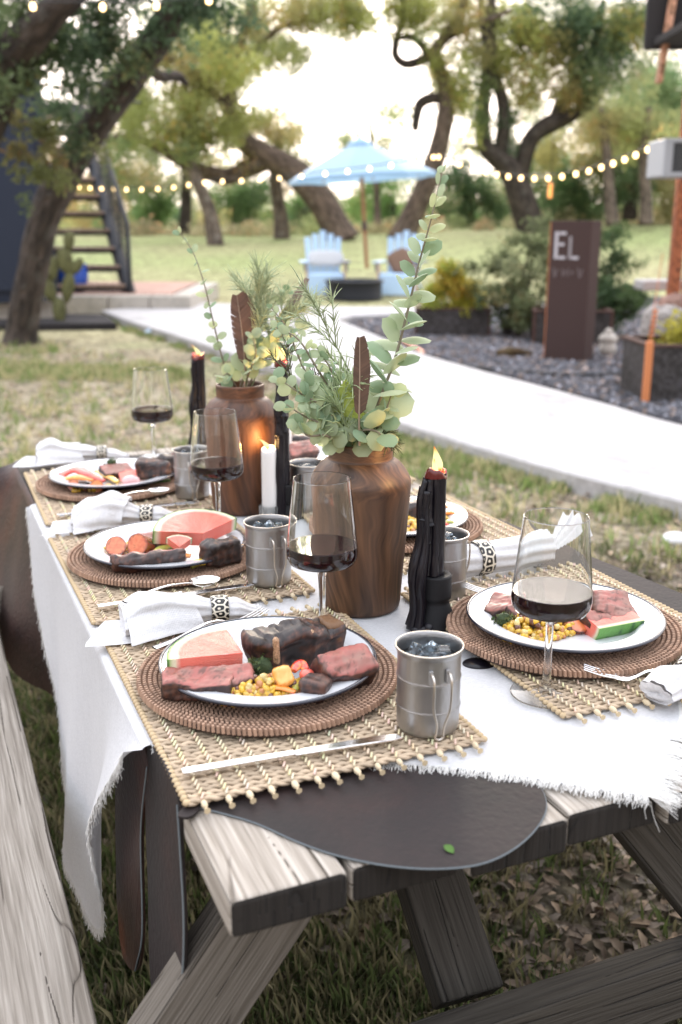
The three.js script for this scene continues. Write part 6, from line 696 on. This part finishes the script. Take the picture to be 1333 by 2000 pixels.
food('potato', 'roasted yellow potato half between the carrots and the melon chip on the middle left plate', 'potato', colorBy(displace(new THREE.IcosahedronGeometry(0.014, 4), (x, y, z) => [x * 1.3, y * 0.8, z]), (x, y, z) => mix3([0.52, 0.36, 0.12], [0.25, 0.12, 0.04], sstep(0.55, 0.8, fb(x, y, z, 110, 4)))), 326, 1090, TH, FH + 0.008, wetM);
// far left plate
{
  food('beef_ribs', 'browned rib piece at the back right of the far left plate', 'ribs', colorBy(chunk(0.07, 0.045, 0.04, { r: 0.3, n: 0.3, seed: 34, seg: 9 }), ribC(33)), 300, 915, TH - 0.2, FH + 0.024); food('beef_ribs', 'second rib piece half behind the mug on the far left plate', 'ribs', colorBy(chunk(0.06, 0.045, 0.036, { r: 0.3, n: 0.3, seed: 35, seg: 9 }), ribC(36)), 335, 908, TH + 0.3, FH + 0.026);
  food('steak', 'pink steak slice in the middle of the far left plate', 'steak', colorBy(chunk(0.066, 0.018, 0.04, { r: 0.3, n: 0.25, seed: 37 }), steakC('y', 37, 0.3)), 228, 920, TH + 0.2, FH + 0.016, foodM, 0.3); herb('dark herb clump on the steak of the far left plate', 217, 904, 0.014, 51, FH + 0.03);
  strip('pepper', 'red pepper strip at the left of the far left plate', 'pepper', [[118, 930, 0.004], [145, 918, 0.012], [172, 926, 0.012], [203, 940, 0.004]], [0.01, 0.012, 0.01, 0.006], RED, [0.7, 0.12, 0.05]); strip('pepper', 'orange pepper strip below the red one on the far left plate', 'pepper', [[122, 938], [150, 932, 0.006], [185, 938, 0.004]], [0.009, 0.012, 0.008], ORG, YEL); strip('pepper', 'yellow pepper strip in the middle of the far left plate', 'pepper', [[190, 920, 0.004], [212, 930, 0.005], [230, 942]], [0.007, 0.01, 0.006], YEL, ORG); strip('pickled_pepper', 'green pepper strip at the left rim of the far left plate', 'pepper', [[110, 940], [125, 943, 0.002], [140, 946]], [0.006, 0.009, 0.006], GRN, YEL);
  disc('orange carrot slice in front on the far left plate', 190, 950, 0.013, 0.014, 1.2, 0.2, 5, FH + 0.006, [0.75, 0.22, 0.04]); disc('darker carrot slice left in front on the far left plate', 146, 948, 0.012, 0.016, 1.2, -0.1, 6, FH + 0.006, [0.5, 0.12, 0.05]); food('steak', 'small dark meat cube beside the carrot slices on the far left plate', 'meat', colorBy(chunk(0.02, 0.018, 0.018, { r: 0.3, n: 0.3, seed: 38 }), ribC(38)), 165, 948, TH, FH + 0.006);
  food('onion_wedge', 'pale pink onion wedge behind the melon rind of the far left plate', 'onion', colorBy(displace(new THREE.IcosahedronGeometry(0.016, 4), (x, y, z) => [x * 1.2, y * 0.8, z]), (x, y, z) => mix3([0.6, 0.3, 0.3], [0.7, 0.45, 0.42], fb(x, y, z, 90, 4))), 256, 940, TH, FH + 0.01, wetM);
  food('watermelon', 'thin watermelon wedge showing green rind on the far left plate', 'watermelon', melonWedge(0.1, 0.05, 0.62, 8), 286, 952, TH - 0.02 , FH - 0.012, melonM, -0.9); corn('few corn kernels at the front of the far left plate', 196, 954, 0.06, 0.012, 46, 0.004, 53);
}
// right plate
{
  food('beef_ribs', 'dark rib slab behind the corn on the right plate, below the wine glass', 'ribs', colorBy(chunk(0.1, 0.042, 0.042, { r: 0.3, n: 0.26, seed: 44, seg: 9 }), ribC(44)), 1080, 1190, TH + 0.2, FH + 0.02);
  food('steak', 'pink steak slice at the left of the right plate', 'steak', colorBy(chunk(0.066, 0.022, 0.044, { r: 0.3, n: 0.3, seed: 46 }), steakC('y', 46, 0.4)), 998, 1190, TH - 0.9, FH + 0.014, foodM, 0.3); food('steak', 'small steak piece beside the herbs of the right plate', 'steak', colorBy(chunk(0.032, 0.02, 0.028, { r: 0.35, n: 0.25, seed: 47 }), steakC('y', 47, 0.4)), 1014, 1200, TH + 0.3, FH + 0.014, foodM, 0.4); food('steak', 'brown sliced steak leaning up at the right of the right plate', 'steak', colorBy(chunk(0.062, 0.026, 0.05, { r: 0.3, n: 0.34, seed: 48 }), steakC('y', 48, 0.75)), 1192, 1188, TH - 0.35, FH + 0.02, foodM, 0.5, -0.25); food('steak', 'flat pinkish steak slice above the melon of the right plate', 'steak', colorBy(chunk(0.056, 0.016, 0.036, { r: 0.3, n: 0.3, seed: 49 }), steakC('y', 49, 0.6)), 1180, 1212, TH + 0.15, FH + 0.014, foodM, 0.4);
  herb('dark herb clump at the left of the corn on the right plate', 985, 1212, 0.017, 61, FH + 0.014); strip('pepper', 'orange pepper strip standing behind the carrot of the right plate', 'pepper', [[1148, 1206, 0.004], [1152, 1186, 0.016], [1168, 1180, 0.016]], [0.008, 0.012, 0.007], ORG, [0.8, 0.45, 0.25]); disc('orange carrot slice between the corn and the melon of the right plate', 1128, 1216, 0.018, 0.01, 0.6, 0.2, 9, FH + 0.01); strip('pickled_pepper', 'olive pepper bit behind the steak of the right plate', 'pepper', [[1172, 1196, 0.01], [1182, 1186, 0.016], [1190, 1190, 0.012]], [0.006, 0.008, 0.004], GRN, YEL); strip('pepper', 'charred orange pepper tip at the left back of the right plate', 'pepper', [[972, 1178, 0.006], [984, 1170, 0.012], [996, 1172, 0.01]], [0.004, 0.007, 0.004], ORG, CRUST);
  food('watermelon', 'watermelon wedge with striped green rind facing us on the right plate', 'watermelon', melonWedge(0.072, 0.046, 1.1, 10), 1204, 1246, TH + 0.02, FH - 0.006, melonM, -0.85); corn('big heap of charred yellow corn at the front of the right plate', 1058, 1230, 0.066, 0.034, 620, 0.03, 63);
}
// plates further right
{
  food('steak', 'dark meat piece on the right plate behind the candle', 'meat', colorBy(chunk(0.06, 0.035, 0.05, { r: 0.3, n: 0.3, seed: 54, seg: 8 }), ribC(54)), 800, 1000, TH, FH + 0.016); herb('herb tuft on the dark meat behind the black candle', 793, 972, 0.011, 71, FH + 0.02); corn('heap of corn beside the front vase on the plate behind the candle', 796, 1030, 0.034, 0.03, 130, 0.014, 73);
  [[868, 992], [880, 1004], [862, 1010], [878, 1022], [866, 1026]].forEach(([x, y], i) => strip(i < 3 ? 'pepper' : 'carrot', ['orange pepper strip at the back right of the candle-side plate', 'charred orange pepper tip at the right of the candle-side plate', 'pale grey-edged pepper strip in the middle of the candle-side plate', 'green and orange pepper strip at the front of the candle-side plate', 'red carrot strip right beside the black candle on its plate'][i], i < 3 ? 'pepper' : 'carrot', [[x - 14, y + 3], [x, y - 3, 0.008], [x + 14, y + 4]], [0.007, 0.01, 0.006], [ORG, ORG, YEL, GRN, RED][i], i === 1 ? CRUST : ORG));
  food('steak', 'pink steak slice on the far plate seen between the two vases', 'steak', colorBy(chunk(0.07, 0.03, 0.05, { r: 0.3, n: 0.25, seed: 57 }), steakC('y', 57, 0.6)), 590, 882, TH, FH + 0.02, foodM, 0.4); food('beef_ribs', 'dark rib piece on the far plate just right of the tall black candle', 'ribs', colorBy(chunk(0.06, 0.045, 0.05, { r: 0.3, n: 0.3, seed: 58 }), ribC(58)), 582, 868, TH, FH + 0.02);
  const q = onH(935, 1297, YC); solo('wax_puddle', displace(new THREE.IcosahedronGeometry(0.016, 3), (x, y, z) => [x * 1.3, Math.max(0, y) * 0.4, z]), blackWax, 'flat blob of spilled black wax on the cloth beside the near mug', 'wax', q);
}
// ------------------------------------------------------------------ sprigs and feathers in the vases
const eucA = leafMat([0.42, 0.50, 0.32], 0.45, { roughness: 0.75 }), eucB = leafMat([0.52, 0.57, 0.32], 0.45, { roughness: 0.75 }), eucC = leafMat([0.26, 0.36, 0.22], 0.4, { roughness: 0.7 }), stemM = mat([0.2, 0.17, 0.12], 0.8), greenStem = mat([0.2, 0.24, 0.12], 0.8);
const roundLeaf = [0, 1, 2].map((k) => grid(6, 6, (u, v) => { const y = v, w = Math.sqrt(Math.max(0, 1 - Math.pow(2 * v - 1, 2))) * (k === 1 ? 0.8 : k === 2 ? 0.62 : 0.92) * (v < 0.5 ? 1 : 0.95), x = (u - 0.5) * w; return [x, 0.16 * Math.sin(v * 2.6) - 0.5 * x * x + 0.05 * k, y]; }));
function sprig(label, pts, n, s0, s1, seed, o = {}) {
  const r = rng(seed), P = pts.map((p) => onZ(...p)), t = thing(o.name ?? 'eucalyptus_sprig', label, 'sprig', P[0], 0, o.group), Q = P.map((p) => p.clone().sub(P[0])), c = new THREE.CatmullRomCurve3(Q, false, 'centripetal'), len = c.getLength();
  part('stem', sweep(Q, [0.0022 * (o.thick ?? 1), 0.0016 * (o.thick ?? 1), 0.0007], { n: 40, sides: 6 }), o.stem ?? stemM, t);
  const a0 = o.from ?? 0.12; for (let i = 0; i < n; i++) {
    const f = lerp(a0, 0.995, i / (n - 1)), p = c.getPointAt(f), d = c.getTangentAt(f), ph = (i % 2) * PI / 2 + (o.phase ?? 0.4) + (r() - 0.5) * 0.7, A = V3(0, 0, 1).cross(d).normalize(), B = d.clone().cross(A);
    for (const s of [0, PI]) {
      if (r() > 0.94) continue; const out = A.clone().multiplyScalar(Math.cos(ph + s)).addScaledVector(B, Math.sin(ph + s)).addScaledVector(d, 0.25 + 0.3 * r() + (f > 0.85 ? 0.7 : 0)).normalize(), n0 = d.clone().add(V3(-0.15, 0.25, 0.75).multiplyScalar(o.face ?? 2.0)), nrm = n0.addScaledVector(out, -n0.dot(out)).normalize(), side = V3(0, 0, 0).crossVectors(nrm, out), size = lerp(s0, s1, Math.pow(f, o.pow ?? 1)) * (0.8 + 0.4 * r());
      const m = part('leaf', roundLeaf[o.leaf ?? Math.floor(r() * 2)], [eucA, eucA, eucC, eucC, eucA, eucB][Math.floor(r() * 6)], t); const M4 = new THREE.Matrix4().makeBasis(side, nrm, out); m.quaternion.setFromRotationMatrix(M4); m.rotateX((r() - 0.5) * 0.7); m.rotateZ((r() - 0.5) * 0.8); m.position.copy(p).addScaledVector(out, 0.001); m.scale.setScalar(size);
    }
  } return t;
}
const zf = VF.z, zb = VB.z;
sprig('tall curving eucalyptus sprig rising from the front vase against the sky side', [[712, 872, zf], [735, 800, zf + 0.02], [772, 700, zf + 0.01], [796, 610, zf], [820, 510, zf - 0.01], [842, 430, zf - 0.01], [864, 336, zf - 0.02]], 24, 0.051, 0.014, 5, { from: 0.1, leaf: 0, thick: 1.1, pow: 1.15, face: 1.1 });
sprig('thin sparse eucalyptus sprig leaning left out of the reddish vase', [[455, 760, zb], [432, 690, zb], [415, 620, zb], [398, 550, zb], [376, 490, zb - 0.02], [352, 455, zb - 0.02]], 13, 0.024, 0.014, 8, { from: 0.18, leaf: 1, thick: 0.8 });
const G = 'eucalyptus sprigs crowding the front vase';
[[[[690, 875, zf], [665, 800, zf + 0.02], [620, 720, zf + 0.03], [580, 660, zf + 0.02], [540, 640, zf]], 'eucalyptus sprig arching left from the front vase towards the back feather', 14, 0.034, 0.018], [[[685, 874, zf], [650, 830, zf + 0.05], [612, 800, zf + 0.06], [600, 740, zf + 0.05]], 'eucalyptus sprig curving up in the middle of the front vase bunch', 11, 0.036, 0.024], [[[680, 874, zf], [655, 790, zf + 0.04], [650, 730, zf + 0.03], [620, 680, zf + 0.02]], 'eucalyptus sprig standing up left of the narrow feather', 12, 0.036, 0.02], [[[670, 878, zf], [635, 850, zf + 0.07], [600, 850, zf + 0.08], [585, 830, zf + 0.08]], 'small eucalyptus sprig hanging in front of the vase neck at its left', 7, 0.034, 0.026], [[[680, 872, zf], [640, 800, zf + 0.05], [590, 770, zf + 0.06], [545, 740, zf + 0.05]], 'eucalyptus sprig spreading left low over the tall black candle', 11, 0.036, 0.022], [[[675, 876, zf], [630, 830, zf + 0.06], [590, 810, zf + 0.07], [560, 790, zf + 0.07]], 'lowest eucalyptus sprig drooping left over the vase shoulder', 9, 0.034, 0.024], [[[700, 872, zf], [690, 800, zf], [690, 730, zf - 0.02], [720, 690, zf - 0.03]], 'short eucalyptus sprig standing behind the narrow feather', 9, 0.034, 0.02], [[[722, 872, zf], [740, 830, zf + 0.05], [755, 800, zf + 0.05], [765, 770, zf + 0.04]], 'short broad-leaved eucalyptus sprig right at the front vase mouth', 7, 0.042, 0.03], [[[660, 875, zf], [620, 780, zf - 0.02], [585, 700, zf - 0.04], [560, 640, zf - 0.05], [530, 600, zf - 0.06]], 'yellowish eucalyptus sprig far left behind the others', 14, 0.03, 0.012], [[[700, 876, zf], [712, 840, zf + 0.06], [735, 842, zf + 0.07], [745, 850, zf + 0.07]], 'few large grey-green leaves hanging over the front vase rim', 4, 0.05, 0.04]].forEach(([p, l, n, a, b], i) => sprig(l, p, n + 2, a * 0.74, b * 0.74, 20 + i, { group: G, from: 0.2 }));
[[[[470, 755, zb], [490, 700, zb], [515, 680, zb + 0.03], [540, 690, zb + 0.04]], 'pale eucalyptus sprig bending right from the reddish vase', 8, 0.04, 0.026], [[[480, 755, zb], [500, 660, zb - 0.02], [530, 600, zb - 0.02], [560, 570, zb - 0.02]], 'eucalyptus sprig rising right from the reddish vase', 11, 0.032, 0.016], [[[485, 755, zb], [520, 690, zb + 0.02], [560, 650, zb + 0.02], [590, 640, zb]], 'eucalyptus sprig of the reddish vase reaching right over the candle', 10, 0.032, 0.02], [[[475, 758, zb], [490, 720, zb + 0.04], [500, 690, zb + 0.05], [495, 660, zb + 0.05]], 'short upright eucalyptus sprig beside the broad feather', 7, 0.03, 0.02], [[[460, 755, zb], [445, 730, zb + 0.03], [435, 735, zb + 0.04]], 'short eucalyptus tip at the left lip of the reddish vase', 4, 0.026, 0.02]].forEach(([p, l, n, a, b], i) => sprig(l, p, n, a, b, 40 + i, { group: 'eucalyptus sprigs in the reddish vase', from: 0.3 }));
function needles(name, label, pts, n, L, col, seed, branches = 5) {
  const r = rng(seed), P = pts.map((p) => onZ(...p)), t = thing(name, label, 'sprig', P[0]), Q = P.map((p) => p.clone().sub(P[0])), main = new THREE.CatmullRomCurve3(Q, false, 'centripetal'), st = [sweep(Q, [0.0016, 0.0008], { n: 20, sides: 5 })], nd = [], curves = [main], len = main.getLength();
  for (let b = 0; b < branches; b++) { const f = 0.25 + 0.7 * r(), p = main.getPointAt(f), d = main.getTangentAt(f).add(V3((r() - 0.5) * 1.6, 0.3 * r(), (r() - 0.5) * 1.2)).normalize(), q = [p, p.clone().addScaledVector(d, len * 0.18).add(V3(0, 0.004, 0)), p.clone().addScaledVector(d, len * 0.36)]; curves.push(new THREE.CatmullRomCurve3(q)); st.push(sweep(q, [0.001, 0.0005], { n: 10, sides: 5 })); }
  for (const c of curves) for (let i = 0; i < n; i++) { const f = 0.15 + 0.85 * r(), p = c.getPointAt(Math.min(1, f)), d = c.getTangentAt(Math.min(1, f)).multiplyScalar(0.9).add(V3(r() - 0.5, r() - 0.5, r() - 0.5).multiplyScalar(1.6)).normalize(), l = L * (0.6 + 0.7 * r()); const m = p.clone().addScaledVector(d, l * 0.5).add(V3(0, l * 0.06, 0)), e = p.clone().addScaledVector(d, l); const g = sweep([p, m, e], [0.0006, 0.0008, 0.0003], { n: 3, sides: 4, closedCaps: false }); const k = 0.75 + 0.5 * r(); nd.push(prep(g, col.map((x) => x * k))); }
  part('stem', merge(st), greenStem, t); part('needles', merge(nd), mat(null, 0.7, { vertexColors: true, side: THREE.DoubleSide }), t, 'stuff'); return t;
}
const RO = [0.36, 0.42, 0.25];
needles('rosemary_sprig', 'wispy rosemary sprig right of the broad feather in the reddish vase', [[480, 760, zb], [492, 690, zb + 0.02], [500, 620, zb + 0.02], [515, 565, zb + 0.02]], 44, 0.035, RO, 3, 11); needles('rosemary_sprig', 'second rosemary sprig leaning further right in the reddish vase', [[490, 758, zb], [520, 690, zb], [545, 640, zb], [580, 615, zb]], 36, 0.034, RO, 4, 9); needles('rosemary_sprig', 'rosemary sprig arching left over the top of the front vase leaves', [[720, 870, zf], [705, 780, zf - 0.01], [670, 700, zf - 0.02], [640, 645, zf - 0.02], [630, 605, zf - 0.02]], 26, 0.022, RO, 5, 7); needles('rosemary_sprig', 'fine grassy herb sprig filling the mouth of the front vase', [[690, 872, zf + 0.03], [680, 840, zf + 0.05], [668, 800, zf + 0.05], [672, 765, zf + 0.04]], 26, 0.032, [0.34, 0.42, 0.22], 6, 8); needles('rosemary_sprig', 'dark fine sprig hanging over the right rim of the front vase', [[715, 872, zf + 0.03], [735, 855, zf + 0.05], [750, 860, zf + 0.05], [756, 872, zf + 0.05]], 40, 0.016, [0.07, 0.09, 0.04], 7, 4);
needles('rosemary_sprig', 'twiggy dark sprig left behind the front vase leaves', [[660, 875, zf - 0.02], [610, 800, zf - 0.02], [570, 740, zf - 0.02], [560, 690, zf - 0.02]], 14, 0.02, [0.09, 0.09, 0.05], 9, 6);
{ const P = onZ(676, 845, zf + 0.04), t = thing('fern_leaf', 'yellow-green ribbed leaf among the herbs of the front vase', 'leaf', P), lm = leafMat([0.42, 0.5, 0.12], 0.4), W = 0.05, H = 0.075; part('blade', grid(10, 24, (u, v) => { const w = Math.sin(Math.pow(v, 0.7) * PI) * W * (1 + 0.12 * Math.sin(v * 60)), x = (u - 0.5) * w; return [x, v * H, 0.01 * Math.sin(v * 2) + 0.0016 * Math.sin(v * 60 + Math.abs(u - 0.5) * 9) - Math.abs(x) * 0.3]; }), lm, t); part('midrib', sweep([[0, 0, 0.001], [0, H * 0.95, 0.011]], [0.0012, 0.0005], { n: 6, sides: 5 }), greenStem, t); }
function feather(label, pts, W, col, seed, slits) {
  const P = pts.map((p) => onZ(...p)), t = thing('feather', label, 'feather', P[0]), Q = P.map((p) => p.clone().sub(P[0])), c = new THREE.CatmullRomCurve3(Q, false, 'centripetal'), g = [], r = rng(seed), N = 110; part('quill', sweep(Q, [0.0016, 0.0006], { n: 20, sides: 6 }), mat([0.3, 0.22, 0.16], 0.5), t);
  for (const s of [-1, 1]) for (let i = 0; i < N; i++) { // barbs, each a narrow blade
    const f = lerp(0.3, 0.995, i / N), p = c.getPointAt(f), d = c.getTangentAt(f), A = V3(0, 0, 1).cross(d).normalize(), w = W * Math.pow(Math.sin(PI * clamp(lerp(0.16, 1.0, (f - 0.3) / 0.7) * 0.94)), 0.55) * (s < 0 ? 0.62 : 0.38), gap = slits && s > 0 && Math.sin(i * 0.62 + 1) > 0.72; if (gap && i > 20 && i < 80) continue; const out = A.clone().multiplyScalar(s).multiplyScalar(0.8).addScaledVector(d, 0.62).normalize(), e = p.clone().addScaledVector(out, w * 1.2 * (0.94 + 0.08 * r())).add(V3(0, 0, -0.15 * w)), h = d.clone().multiplyScalar(0.0016 + W * 0.03); const k = new THREE.BufferGeometry(); k.setAttribute('position', new THREE.Float32BufferAttribute([p.clone().sub(h), e.clone().sub(h.clone().multiplyScalar(0.6)), e, p.clone().sub(h), e, p.clone().add(h)].flatMap((v) => v.toArray()), 3)); k.computeVertexNormals(); const q = 0.75 + 0.5 * vn(i * 0.3, s * 4, seed); g.push(prep(k, col.map((x) => x * q)));
  } part('vane', merge(g), mat(null, 0.55, { vertexColors: true, side: THREE.DoubleSide }), t); return t;
}
feather('broad dark brown feather with split edge in the reddish vase', [[478, 765, zb + 0.03], [478, 700, zb + 0.03], [472, 640, zb + 0.03], [463, 578, zb + 0.03]], 0.05, [0.115, 0.06, 0.04], 3, true); feather('narrow brown feather standing upright in the front vase', [[702, 870, zf + 0.06], [702, 800, zf + 0.06], [703, 740, zf + 0.06], [703, 660, zf + 0.06]], 0.024, [0.10, 0.055, 0.035], 4, false); feather('thin grey-brown feather leaning right behind the reddish vase', [[480, 760, zb - 0.02], [520, 690, zb - 0.02], [560, 610, zb - 0.02], [600, 543, zb - 0.02]], 0.02, [0.26, 0.2, 0.17], 5, false);
const renderer = new THREE.WebGLRenderer({ antialias: true });
renderer.setSize(682, 1024); renderer.toneMapping = THREE.LinearToneMapping; renderer.toneMappingExposure = EXPOSURE; renderer.shadowMap.enabled = true;
renderer.render(scene, camera);
